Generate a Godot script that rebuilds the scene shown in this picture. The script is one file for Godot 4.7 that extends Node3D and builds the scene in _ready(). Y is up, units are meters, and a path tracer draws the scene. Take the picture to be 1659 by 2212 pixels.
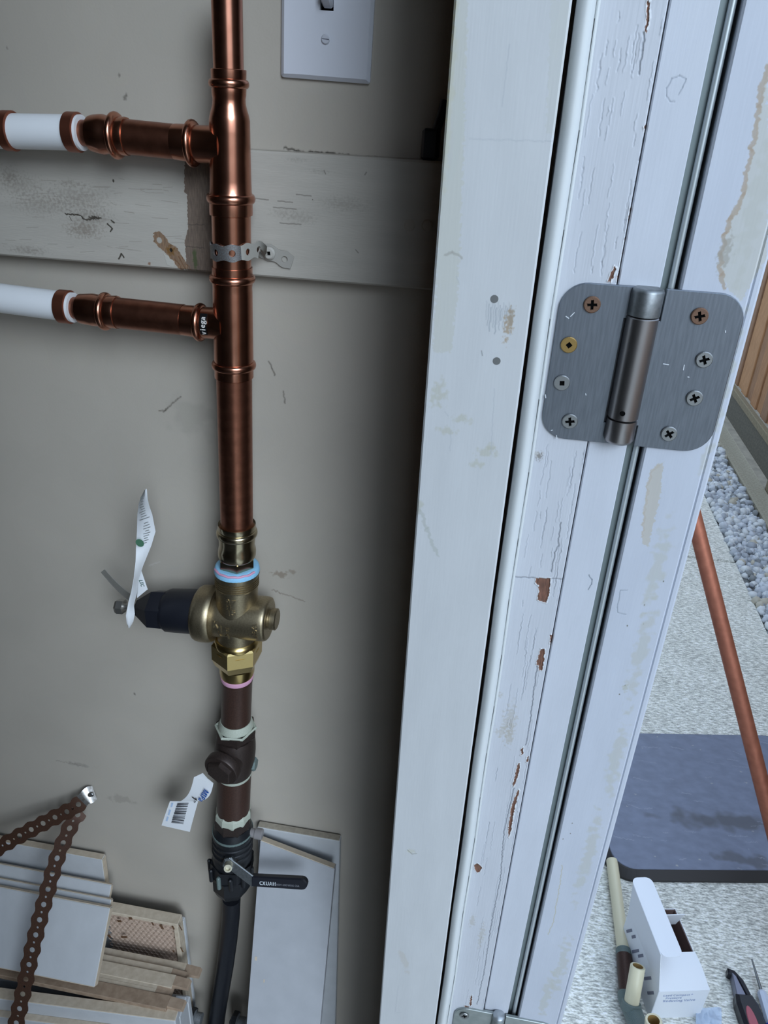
extends Node3D

# ---------------------------------------------------------------- helpers
const F := 1661.0
const R0 := Vector3(0.9857, 0.1157, -0.1227)
const R1 := Vector3(0.0447, -0.8808, -0.4713)
const R2 := Vector3(-0.1626, 0.4591, -0.8734)
const EYE := Vector3(0, 1.40, 0.66)
const ZJ := 0.18        # face of the hinge jamb
const ZP := 0.047       # axis of the riser, measured from the wall
var M := {}
var taken := {}
var rng := RandomNumberGenerator.new()

class MB:
	var v := PackedVector3Array()
	var n := PackedVector3Array()
	var t := PackedVector2Array()
	func tri(a: Vector3, b: Vector3, c: Vector3, na: Vector3, nb: Vector3, nc: Vector3, ua := Vector2.ZERO, ub := Vector2.ZERO, uc := Vector2.ZERO):
		var g := (b - a).cross(c - a)
		if g.length_squared() < 1e-18: return
		if g.dot(na + nb + nc) > 0.0:
			v.append_array([a, c, b]); n.append_array([na, nc, nb]); t.append_array([ua, uc, ub])
		else:
			v.append_array([a, b, c]); n.append_array([na, nb, nc]); t.append_array([ua, ub, uc])
	func quad(a: Vector3, b: Vector3, c: Vector3, d: Vector3, nn: Vector3):
		tri(a, b, c, nn, nn, nn, Vector2(0, 1), Vector2(1, 1), Vector2(1, 0))
		tri(a, c, d, nn, nn, nn, Vector2(0, 1), Vector2(1, 0), Vector2(0, 0))
	func quad_s(a: Vector3, b: Vector3, c: Vector3, d: Vector3, na: Vector3, nb: Vector3, nc: Vector3, nd: Vector3, u := [Vector2(0, 1), Vector2(1, 1), Vector2(1, 0), Vector2(0, 0)]):
		tri(a, b, c, na, nb, nc, u[0], u[1], u[2])
		tri(a, c, d, na, nc, nd, u[0], u[2], u[3])
	# chamfered box about the origin of xf
	func box(xf: Transform3D, size: Vector3, bev := 0.001):
		var h := size * 0.5
		var b: float = min(bev, min(h.x, min(h.y, h.z)) * 0.9)
		for k in 3:
			var l := (k + 1) % 3
			var m := (k + 2) % 3
			for s in [-1.0, 1.0]:
				var c := []
				for q in [[-1, -1], [1, -1], [1, 1], [-1, 1]]:
					var p := Vector3.ZERO
					p[k] = s * h[k]; p[l] = q[0] * (h[l] - b); p[m] = q[1] * (h[m] - b)
					c.append(xf * p)
				var nn := Vector3.ZERO
				nn[k] = s
				quad(c[0], c[1], c[2], c[3], (xf.basis * nn).normalized())
				if b > 0.0:
					for s2 in [-1.0, 1.0]:
						var e := []
						for q in [-1.0, 1.0]:
							var p := Vector3.ZERO
							p[k] = s * h[k]; p[l] = s2 * (h[l] - b); p[m] = q * (h[m] - b)
							e.append(xf * p)
						for q in [1.0, -1.0]:
							var p := Vector3.ZERO
							p[k] = s * (h[k] - b); p[l] = s2 * h[l]; p[m] = q * (h[m] - b)
							e.append(xf * p)
						nn = Vector3.ZERO
						nn[k] = s; nn[l] = s2
						quad(e[0], e[1], e[2], e[3], (xf.basis * nn).normalized())
		if b > 0.0:
			for sx in [-1.0, 1.0]:
				for sy in [-1.0, 1.0]:
					for sz in [-1.0, 1.0]:
						var s := Vector3(sx, sy, sz)
						var pts := []
						for k in 3:
							var p := s * (h - Vector3(b, b, b))
							p[k] = s[k] * h[k]
							pts.append(xf * p)
						var nn := (xf.basis * s).normalized()
						tri(pts[0], pts[1], pts[2], nn, nn, nn)
	func bx(lo: Vector3, hi: Vector3, bev := 0.001):
		box(Transform3D(Basis(), (lo + hi) * 0.5), (hi - lo).abs(), bev)
	# rings: [[centre, radius], ...] about one axis; facets > 0 gives a flat-sided shape
	func loft(rings: Array, axis: Vector3, seg := 36, cap0 := true, cap1 := true, flat := false, turn := 0.0, oval := 1.0):
		axis = axis.normalized()
		if (rings[-1][0] - rings[0][0]).dot(axis) < 0.0: axis = -axis
		var e1 := axis.cross(Vector3.UP if abs(axis.y) < 0.9 else Vector3(0, 0, 1)).normalized()
		var e2 := axis.cross(e1).normalized()
		var c0: Vector3 = rings[0][0]
		var hs := []
		for r in rings: hs.append((r[0] - c0).dot(axis))
		var sn := []
		for i in rings.size() - 1:
			var dh: float = hs[i + 1] - hs[i]
			var dr: float = rings[i + 1][1] - rings[i][1]
			var d := Vector2(dh, -dr)
			sn.append(d.normalized() if d.length() > 1e-9 else Vector2(1, 0))
		var total: float = max(1e-6, abs(hs[-1]))
		for i in rings.size() - 1:
			var na: Vector2 = sn[i]
			var nb: Vector2 = sn[i]
			if not flat:
				if i > 0 and sn[i - 1].dot(sn[i]) > 0.72: na = (sn[i - 1] + sn[i]).normalized()
				if i < sn.size() - 1 and sn[i + 1].dot(sn[i]) > 0.72: nb = (sn[i + 1] + sn[i]).normalized()
			for k in seg:
				var a0 := TAU * k / seg + turn
				var a1 := TAU * (k + 1) / seg + turn
				var d0 := e1 * cos(a0) + e2 * sin(a0) * oval
				var d1 := e1 * cos(a1) + e2 * sin(a1) * oval
				var m0 := d0
				var m1 := d1
				if flat:
					m0 = (d0 + d1).normalized(); m1 = m0
				var p00: Vector3 = rings[i][0] + d0 * rings[i][1]
				var p01: Vector3 = rings[i][0] + d1 * rings[i][1]
				var p10: Vector3 = rings[i + 1][0] + d0 * rings[i + 1][1]
				var p11: Vector3 = rings[i + 1][0] + d1 * rings[i + 1][1]
				# profile normal: x = radial share, y = axial share
				var u0 := float(k) / seg
				var u1 := float(k + 1) / seg
				var v0: float = abs(hs[i]) / total
				var v1: float = abs(hs[i + 1]) / total
				quad_s(p00, p01, p11, p10, (m0 * na.x + axis * na.y).normalized(), (m1 * na.x + axis * na.y).normalized(), (m1 * nb.x + axis * nb.y).normalized(), (m0 * nb.x + axis * nb.y).normalized(), [Vector2(u0, v0), Vector2(u1, v0), Vector2(u1, v1), Vector2(u0, v1)])
		for c in [[cap0, 0, -1.0], [cap1, rings.size() - 1, 1.0]]:
			if c[0]:
				var r = rings[c[1]]
				for k in seg:
					var d0 := e1 * cos(TAU * k / seg + turn) + e2 * sin(TAU * k / seg + turn) * oval
					var d1 := e1 * cos(TAU * (k + 1) / seg + turn) + e2 * sin(TAU * (k + 1) / seg + turn) * oval
					var nn: Vector3 = axis * c[2]
					tri(r[0], r[0] + d0 * r[1], r[0] + d1 * r[1], nn, nn, nn)
	func tube(path: Array, rad, seg := 20, caps := true):
		var fr := []
		var up := Vector3.UP
		for i in path.size():
			var d: Vector3 = (path[min(i + 1, path.size() - 1)] - path[max(i - 1, 0)]).normalized()
			if i == 0: up = d.cross(Vector3.UP if abs(d.y) < 0.9 else Vector3.RIGHT).normalized()
			up = (up - d * up.dot(d)).normalized()
			fr.append([up, d.cross(up).normalized(), d])
		var ln := 0.0
		for i in path.size() - 1:
			var r0: float = rad[i] if rad is Array else rad
			var r1: float = rad[i + 1] if rad is Array else rad
			var l2: float = ln + path[i].distance_to(path[i + 1])
			for k in seg:
				var a0 := TAU * k / seg
				var a1 := TAU * (k + 1) / seg
				var n00: Vector3 = fr[i][0] * cos(a0) + fr[i][1] * sin(a0)
				var n01: Vector3 = fr[i][0] * cos(a1) + fr[i][1] * sin(a1)
				var n10: Vector3 = fr[i + 1][0] * cos(a0) + fr[i + 1][1] * sin(a0)
				var n11: Vector3 = fr[i + 1][0] * cos(a1) + fr[i + 1][1] * sin(a1)
				quad_s(path[i] + n00 * r0, path[i] + n01 * r0, path[i + 1] + n11 * r1, path[i + 1] + n10 * r1, n00, n01, n11, n10, [Vector2(float(k) / seg, ln), Vector2(float(k + 1) / seg, ln), Vector2(float(k + 1) / seg, l2), Vector2(float(k) / seg, l2)])
			ln = l2
		if caps:
			for i in [0, path.size() - 1]:
				var r0: float = rad[i] if rad is Array else rad
				var nn: Vector3 = fr[i][2] * (-1.0 if i == 0 else 1.0)
				for k in seg:
					var d0: Vector3 = fr[i][0] * cos(TAU * k / seg) + fr[i][1] * sin(TAU * k / seg)
					var d1: Vector3 = fr[i][0] * cos(TAU * (k + 1) / seg) + fr[i][1] * sin(TAU * (k + 1) / seg)
					tri(path[i], path[i] + d0 * r0, path[i] + d1 * r0, nn, nn, nn)
	func reach(poly: PackedVector2Array, o: Vector2, d: Vector2) -> float:
		for i in poly.size():
			var hit = Geometry2D.segment_intersects_segment(o, o + d * 10.0, poly[i], poly[(i + 1) % poly.size()])
			if hit != null: return o.distance_to(hit)
		return 0.0
	# outline in the xy plane of xf, from z0 (back) to z1 (front), the front edge chamfered
	func prism(poly: PackedVector2Array, xf: Transform3D, z0: float, z1: float, bev := 0.0, hole := PackedVector2Array()):
		if Geometry2D.is_polygon_clockwise(poly): poly.reverse()
		var ins := PackedVector2Array()
		var cnt := poly.size()
		for i in cnt:
			var a := (poly[i] - poly[(i + cnt - 1) % cnt]).normalized()
			var b := (poly[(i + 1) % cnt] - poly[i]).normalized()
			var nn := (Vector2(-a.y, a.x) + Vector2(-b.y, b.x)).normalized()
			ins.append(poly[i] + nn * bev)
		var B := xf.basis
		var fz := (B * Vector3(0, 0, 1)).normalized()
		for face in [[ins, z1, fz], [poly, z0, -fz]]:
			var pl: PackedVector2Array = face[0].duplicate()
			if hole.size() > 0:
				# the hole is star-shaped: join both outlines ray by ray
				var mid := Vector2.ZERO
				for q in hole: mid += q / hole.size()
				var ang := []
				for q in pl: ang.append((q - mid).angle())
				for q in hole: ang.append((q - mid).angle())
				ang.sort()
				for k in ang.size():
					var a0: float = ang[k] + 1e-5
					var a1: float = ang[(k + 1) % ang.size()] - 1e-5 + (TAU if k == ang.size() - 1 else 0.0)
					if a1 <= a0: continue
					var c := []
					for e in [[hole, a0], [hole, a1], [pl, a1], [pl, a0]]:
						var w: Vector2 = mid + Vector2.from_angle(e[1]) * reach(e[0], mid, Vector2.from_angle(e[1]))
						c.append(xf * Vector3(w.x, w.y, face[1]))
					quad(c[0], c[1], c[2], c[3], face[2])
				continue
			var id := Geometry2D.triangulate_polygon(pl)
			for i in range(0, id.size(), 3):
				var q := []
				for k in 3: q.append(xf * Vector3(pl[id[i + k]].x, pl[id[i + k]].y, face[1]))
				tri(q[0], q[1], q[2], face[2], face[2], face[2], pl[id[i]], pl[id[i + 1]], pl[id[i + 2]])
		for i in cnt:
			var j := (i + 1) % cnt
			var d := (poly[j] - poly[i]).normalized()
			var o := (B * Vector3(d.y, -d.x, 0)).normalized()
			quad(xf * Vector3(poly[i].x, poly[i].y, z0), xf * Vector3(poly[j].x, poly[j].y, z0), xf * Vector3(poly[j].x, poly[j].y, z1 - bev), xf * Vector3(poly[i].x, poly[i].y, z1 - bev), o)
			if bev > 0.0:
				quad(xf * Vector3(poly[i].x, poly[i].y, z1 - bev), xf * Vector3(poly[j].x, poly[j].y, z1 - bev), xf * Vector3(ins[j].x, ins[j].y, z1), xf * Vector3(ins[i].x, ins[i].y, z1), (o + fz).normalized())
		for i in hole.size():
			var j := (i + 1) % hole.size()
			var mid := Vector2.ZERO
			for q in hole: mid += q / hole.size()
			var o2 := mid - (hole[i] + hole[j]) * 0.5
			quad(xf * Vector3(hole[i].x, hole[i].y, z0), xf * Vector3(hole[j].x, hole[j].y, z0), xf * Vector3(hole[j].x, hole[j].y, z1), xf * Vector3(hole[i].x, hole[i].y, z1), (B * Vector3(o2.x, o2.y, 0)).normalized())
	# a bent sheet: rows of points across, given thickness by its two sides
	func sheet(rows: Array, thick := 0.0003, uv := true):
		var nr := rows.size()
		var nc: int = rows[0].size()
		var nm := []
		for i in nr:
			var r := []
			for j in nc:
				var du: Vector3 = rows[i][min(j + 1, nc - 1)] - rows[i][max(j - 1, 0)]
				var dv: Vector3 = rows[min(i + 1, nr - 1)][j] - rows[max(i - 1, 0)][j]
				r.append(du.cross(dv).normalized())
			nm.append(r)
		for s in [1.0, -1.0]:
			for i in nr - 1:
				for j in nc - 1:
					var q := []
					for k in [[i, j], [i, j + 1], [i + 1, j + 1], [i + 1, j]]:
						q.append([rows[k[0]][k[1]] + nm[k[0]][k[1]] * thick * 0.5 * s, nm[k[0]][k[1]] * s, Vector2(float(k[1]) / (nc - 1), float(k[0]) / (nr - 1))])
					quad_s(q[0][0], q[1][0], q[2][0], q[3][0], q[0][1], q[1][1], q[2][1], q[3][1], [q[0][2], q[1][2], q[2][2], q[3][2]])
		var rim := []
		for j in nc: rim.append([0, j])
		for i in range(1, nr): rim.append([i, nc - 1])
		for j in range(nc - 2, -1, -1): rim.append([nr - 1, j])
		for i in range(nr - 2, 0, -1): rim.append([i, 0])
		for k in rim.size():
			var a = rim[k]
			var b = rim[(k + 1) % rim.size()]
			var pa: Vector3 = rows[a[0]][a[1]]
			var pb: Vector3 = rows[b[0]][b[1]]
			var na: Vector3 = nm[a[0]][a[1]] * thick * 0.5
			var nb: Vector3 = nm[b[0]][b[1]] * thick * 0.5
			quad(pa - na, pb - nb, pb + nb, pa + na, (pb - pa).cross(na).normalized())
	func flip():
		for i in range(0, v.size(), 3):
			var a := v[i + 1]
			v[i + 1] = v[i + 2]; v[i + 2] = a
			var b := n[i + 1]
			n[i + 1] = n[i + 2]; n[i + 2] = b
		for i in n.size(): n[i] = -n[i]
	func uvmap(a0: float, a1: float, b0: float, b1: float):
		for i in v.size(): t[i] = Vector2((v[i].x - a0) / (a1 - a0), (b1 - v[i].y) / (b1 - b0))
	func uvflat(sx: float, sz: float):
		for i in v.size(): t[i] = Vector2(v[i].x * sx, v[i].z * sz)
	func mesh() -> ArrayMesh:
		var a := []
		a.resize(Mesh.ARRAY_MAX)
		a[Mesh.ARRAY_VERTEX] = v; a[Mesh.ARRAY_NORMAL] = n; a[Mesh.ARRAY_TEX_UV] = t
		var m := ArrayMesh.new()
		m.add_surface_from_arrays(Mesh.PRIMITIVE_TRIANGLES, a)
		return m

# a texture painted in metres: columns run along a (a0..a1), rows down b (b1..b0)
class Paint:
	var w: int
	var h: int
	var a0: float
	var a1: float
	var b0: float
	var b1: float
	var px := PackedFloat32Array()
	var hg := PackedFloat32Array()
	var nz := FastNoiseLite.new()
	func _init(w_, h_, a0_, a1_, b0_, b1_, sd := 1):
		w = w_; h = h_; a0 = a0_; a1 = a1_; b0 = b0_; b1 = b1_
		px.resize(w * h * 3); hg.resize(w * h)
		nz.seed = sd; nz.noise_type = FastNoiseLite.TYPE_SIMPLEX_SMOOTH; nz.frequency = 1.0; nz.fractal_octaves = 3
	func fill(col: Color, amp: float, fa: float, fb: float, hamp := 0.0, ha := 1.0, hb := 1.0):
		for y in h:
			var b := b1 - (b1 - b0) * y / h
			for x in w:
				var a := a0 + (a1 - a0) * x / w
				var k := 1.0 + amp * nz.get_noise_2d(a * fa, b * fb)
				var i := (y * w + x) * 3
				px[i] = col.r * k; px[i + 1] = col.g * k; px[i + 2] = col.b * k
				hg[y * w + x] = 0.5 + (hamp * nz.get_noise_2d(a * ha + 50.0, b * hb) if hamp > 0.0 else 0.0)
	func put(i: int, col: Color, al: float, dh: float):
		px[i * 3] = lerpf(px[i * 3], col.r, al); px[i * 3 + 1] = lerpf(px[i * 3 + 1], col.g, al); px[i * 3 + 2] = lerpf(px[i * 3 + 2], col.b, al)
		hg[i] += dh * al
	func to(p: Vector2) -> Vector2:
		return Vector2((p.x - a0) / (a1 - a0) * w, (b1 - p.y) / (b1 - b0) * h)
	# a patch of stain or wear with a broken outline; fr sets the grain of it
	func blob(c: Vector2, ra: float, rb: float, col: Color, al := 0.5, edge := 0.35, rough := 0.6, fr := 60.0, dh := 0.0, turn := 0.0):
		var q := to(c)
		var e := Vector2(ra / (a1 - a0) * w, rb / (b1 - b0) * h)
		var m: float = max(ra, rb) * 1.8
		var rx := int(m / (a1 - a0) * w) + 1
		var ry := int(m / (b1 - b0) * h) + 1
		for y in range(max(0, int(q.y) - ry), min(h, int(q.y) + ry + 1)):
			for x in range(max(0, int(q.x) - rx), min(w, int(q.x) + rx + 1)):
				var a := a0 + (a1 - a0) * x / w - c.x
				var b := b1 - (b1 - b0) * y / h - c.y
				var d := Vector2(a, b).rotated(-turn)
				var r := Vector2(d.x / ra, d.y / rb).length() + rough * nz.get_noise_2d((a + c.x) * fr, (b + c.y) * fr)
				var k := clampf((1.0 - r) / edge, 0.0, 1.0)
				if k > 0.0: put(y * w + x, col, k * al, dh)
	func line(pts: Array, wd: float, col: Color, al := 0.8, jit := 0.0, dh := 0.0):
		for s in pts.size() - 1:
			var p: Vector2 = pts[s]
			var q: Vector2 = pts[s + 1]
			var A := to(Vector2(min(p.x, q.x) - wd * 2 - jit, max(p.y, q.y) + wd * 2 + jit))
			var B := to(Vector2(max(p.x, q.x) + wd * 2 + jit, min(p.y, q.y) - wd * 2 - jit))
			var pxw: float = max((a1 - a0) / w, (b1 - b0) / h)
			for y in range(max(0, int(A.y) - 1), min(h, int(B.y) + 2)):
				for x in range(max(0, int(A.x) - 1), min(w, int(B.x) + 2)):
					var g := Vector2(a0 + (a1 - a0) * (x + 0.5) / w, b1 - (b1 - b0) * (y + 0.5) / h)
					if jit > 0.0: g += Vector2(nz.get_noise_2d(g.y * 180.0, g.x * 60.0), nz.get_noise_2d(g.x * 180.0, g.y * 60.0 + 9.0)) * jit
					var d := Geometry2D.get_closest_point_to_segment(g, p, q).distance_to(g)
					var k := clampf((wd * 0.5 - d) / pxw + 0.5, 0.0, 1.0)
					if k > 0.0: put(y * w + x, col, k * al, dh)
	func poly(pts: PackedVector2Array, col: Color, al := 1.0, jit := 0.0, dh := 0.0, grain := 0.0):
		var lo := pts[0]
		var hi := pts[0]
		for p in pts: lo = lo.min(p); hi = hi.max(p)
		var A := to(Vector2(lo.x - jit, hi.y + jit))
		var B := to(Vector2(hi.x + jit, lo.y - jit))
		for y in range(max(0, int(A.y)), min(h, int(B.y) + 2)):
			for x in range(max(0, int(A.x)), min(w, int(B.x) + 2)):
				var g := Vector2(a0 + (a1 - a0) * (x + 0.5) / w, b1 - (b1 - b0) * (y + 0.5) / h)
				var g2 := g
				if jit > 0.0: g2 += Vector2(nz.get_noise_2d(g.x * 300.0, g.y * 300.0), nz.get_noise_2d(g.x * 300.0 + 7.0, g.y * 300.0)) * jit
				if Geometry2D.is_point_in_polygon(g2, pts):
					var k := 1.0 + grain * nz.get_noise_2d(g.x * 900.0, g.y * 90.0)
					put(y * w + x, Color(col.r * k, col.g * k, col.b * k), al, dh)
	func tex() -> ImageTexture:
		var d := PackedByteArray()
		d.resize(w * h * 3)
		for i in w * h * 3: d[i] = int(clampf(px[i], 0.0, 1.0) * 255.0)
		return ImageTexture.create_from_image(Image.create_from_data(w, h, false, Image.FORMAT_RGB8, d))
	func relief() -> ImageTexture:
		var d := PackedByteArray()
		d.resize(w * h)
		for i in w * h: d[i] = int(clampf(hg[i], 0.0, 1.0) * 255.0)
		return ImageTexture.create_from_image(Image.create_from_data(w, h, false, Image.FORMAT_L8, d))

func ray(x: float, y: float) -> Vector3:
	var c := Vector3(x - 829.5, y - 1106.0, F)
	return Vector3(R0.dot(c), R1.dot(c), R2.dot(c))
func pz(x: float, y: float, z: float) -> Vector3:
	var r := ray(x, y)
	return EYE + r * ((z - EYE.z) / r.z)
func pg(x: float, y: float, h := 0.0) -> Vector3:
	var r := ray(x, y)
	return EYE + r * ((h - EYE.y) / r.y)
func q2(x: float, y: float, z: float) -> Vector2:
	var p := pz(x, y, z)
	return Vector2(p.x, p.y)
func mpp(p: Vector3) -> float:
	return Vector3(R0.z, R1.z, R2.z).dot(p - EYE) / F
func rgb(r: int, g: int, b: int) -> Color:
	return Color(r / 255.0, g / 255.0, b / 255.0)
func mat(col: Color, rough := 0.6, metal := 0.0, spec := 0.5) -> StandardMaterial3D:
	var m := StandardMaterial3D.new()
	m.albedo_color = col; m.roughness = rough; m.metallic = metal; m.metallic_specular = spec
	return m
func noise_tex(freq: float, lo: Color, hi: Color, sd := 3, sz := 512, oct := 4) -> NoiseTexture2D:
	var n := FastNoiseLite.new()
	n.seed = sd; n.frequency = freq; n.fractal_octaves = oct; n.noise_type = FastNoiseLite.TYPE_SIMPLEX_SMOOTH
	var t := NoiseTexture2D.new()
	t.width = sz; t.height = sz; t.seamless = true; t.noise = n
	var g := Gradient.new()
	g.set_color(0, lo); g.set_color(1, hi)
	t.color_ramp = g
	return t
# a colour broken up by triplanar noise, so that metal and stone show grain
func mottle(a: Color, b: Color, rough: float, metal: float, scale: float, sd := 5, freq := 0.02) -> StandardMaterial3D:
	var m := mat(Color.WHITE, rough, metal)
	m.albedo_texture = noise_tex(freq, a, b, sd)
	m.uv1_triplanar = true; m.uv1_world_triplanar = true
	m.uv1_scale = Vector3.ONE * scale
	return m
func numbered(called: String) -> String:
	taken[called] = taken.get(called, -1) + 1
	return called if taken[called] == 0 else "%s_%03d" % [called, taken[called]]
func tag(o: Node, label: String, category: String, group := "", kind := ""):
	o.set_meta("label", label)
	if category != "": o.set_meta("category", category)
	if group != "": o.set_meta("group", group)
	if kind != "": o.set_meta("kind", kind)
func thing(called: String, label: String, category: String, group := "") -> Node3D:
	var o := Node3D.new()
	o.name = numbered(called)
	add_child(o)
	tag(o, label, category, group)
	return o
func part(called: String, mb, m: Material, parent: Node, label := "") -> MeshInstance3D:
	var o := MeshInstance3D.new()
	o.mesh = mb.mesh() if mb is MB else mb
	o.material_override = m
	if parent == self:
		o.name = numbered(called)
		add_child(o)
	else:
		o.name = called
		parent.add_child(o, true)
	if label != "": o.set_meta("label", label)
	return o
func solid(called: String, mb, m: Material, label: String, category: String, group := "") -> MeshInstance3D:
	var o := part(called, mb, m, self)
	tag(o, label, category, group)
	return o
func struct(called: String, mb, m: Material, label: String) -> MeshInstance3D:
	var o := part(called, mb, m, self)
	o.set_meta("kind", "structure"); o.set_meta("label", label)
	return o
func rrect(w: float, h: float, r: float, seg := 5) -> PackedVector2Array:
	var p := PackedVector2Array()
	for c in [[1, 1, 0.0], [-1, 1, 90.0], [-1, -1, 180.0], [1, -1, 270.0]]:
		for k in seg + 1:
			var a := deg_to_rad(c[2] + 90.0 * k / seg)
			p.append(Vector2(c[0] * (w / 2 - r) + cos(a) * r, c[1] * (h / 2 - r) + sin(a) * r))
	return p
func disc(r: float, seg := 20, turn := 0.0) -> PackedVector2Array:
	var p := PackedVector2Array()
	for k in seg: p.append(Vector2(cos(TAU * k / seg + turn), sin(TAU * k / seg + turn)) * r)
	return p
# axes for something that lies in a plane: x along `along`, z along `out`
func frame(at: Vector3, along: Vector3, out: Vector3) -> Transform3D:
	var z := out.normalized()
	var x := (along - z * along.dot(z)).normalized()
	return Transform3D(Basis(x, z.cross(x), z), at)
func lettering(txt: String, xf: Transform3D, height: float, m: Material, parent: Node, depth := 0.0002, font := "Droid Sans", called := "lettering"):
	var f := SystemFont.new()
	f.font_names = PackedStringArray([font])
	f.font_weight = 700
	var tm := TextMesh.new()
	tm.font = f; tm.text = txt; tm.font_size = 32; tm.pixel_size = height / 24.0; tm.depth = depth; tm.curve_step = 2.0
	var o := MeshInstance3D.new()
	o.mesh = tm; o.material_override = m; o.name = called
	parent.add_child(o, true)
	o.transform = xf
	return o
# screw head with its recess cut in; kind: cross, square, slot
func screw_mesh(r: float, hgt: float, kind: String) -> ArrayMesh:
	var mb := MB.new()
	var hole := PackedVector2Array()
	if kind == "cross":
		var a := r * 0.56
		var b := r * 0.17
		for p in [[b, b], [b, a], [-b, a], [-b, b], [-a, b], [-a, -b], [-b, -b], [-b, -a], [b, -a], [b, -b], [a, -b], [a, b]]: hole.append(Vector2(p[0], p[1]))
	elif kind == "square":
		for p in [[1, 1], [-1, 1], [-1, -1], [1, -1]]: hole.append(Vector2(p[0], p[1]) * r * 0.3)
	else:
		for p in [[1, 1], [-1, 1], [-1, -1], [1, -1]]: hole.append(Vector2(p[0] * r * 0.85, p[1] * r * 0.12))
	mb.prism(disc(r, 24), Transform3D(), 0.0, hgt, hgt * 0.5, hole)
	return mb.mesh()
func add_screw(parent: Node, mesh: ArrayMesh, r: float, m: Material, at: Vector3, turn: float, label := ""):
	var so := part("screw", mesh, m, parent, label)
	so.position = at; so.rotation.z = turn
	var mb := MB.new()
	mb.prism(disc(r * 0.86, 16), Transform3D(), 0.0, 0.0002)
	part("recess", mb, M.dark, so, "grimy screw recess")
	return so

# ---------------------------------------------------------------- scene
func _ready():
	rng.seed = 7
	# camera
	var cam := Camera3D.new()
	cam.fov = rad_to_deg(2.0 * atan(1106.0 / F))
	cam.near = 0.02; cam.far = 200.0
	cam.transform = Transform3D(Basis(Vector3(R0.x, R1.x, R2.x), -Vector3(R0.y, R1.y, R2.y), -Vector3(R0.z, R1.z, R2.z)).orthonormalized(), EYE)
	cam.name = "camera"
	add_child(cam)
	# bright overcast sky, cool daylight
	var env := Environment.new()
	env.background_mode = Environment.BG_SKY
	var sm := ProceduralSkyMaterial.new()
	sm.sky_top_color = Color(0.80, 0.89, 1.0)
	sm.sky_horizon_color = Color(0.90, 0.95, 1.0)
	sm.ground_horizon_color = Color(0.55, 0.57, 0.58)
	sm.ground_bottom_color = Color(0.40, 0.42, 0.42)
	sm.sun_angle_max = 1.0
	var sky := Sky.new()
	sky.sky_material = sm
	env.sky = sky
	env.background_energy_multiplier = 1.3
	env.tonemap_mode = Environment.TONE_MAPPER_LINEAR
	env.tonemap_exposure = 1.52
	env.sdfgi_enabled = true; env.ssao_enabled = true; env.ssil_enabled = true
	var we := WorldEnvironment.new()
	we.environment = env
	we.name = "world_environment"
	add_child(we)
	# sun veiled by thin cloud: a wide soft source low behind the viewer, to the right
	var sun := DirectionalLight3D.new()
	sun.light_color = Color(0.88, 0.94, 1.0)
	sun.light_energy = 0.48
	sun.sky_mode = DirectionalLight3D.SKY_MODE_LIGHT_ONLY
	sun.light_angular_distance = 28.0
	sun.shadow_enabled = true
	sun.name = "veiled_sun"
	add_child(sun)
	sun.look_at_from_position(Vector3(0.50, 0.52, 0.86) * 10.0, Vector3.ZERO)
	materials()
	room()
	jamb()
	ground_and_fence()
	ledger_and_switch()
	riser()
	regulator()
	lower_valves()
	hinges()
	left_stack()
	leaning_boards()
	straps()
	tags()
	outside_things()

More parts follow.
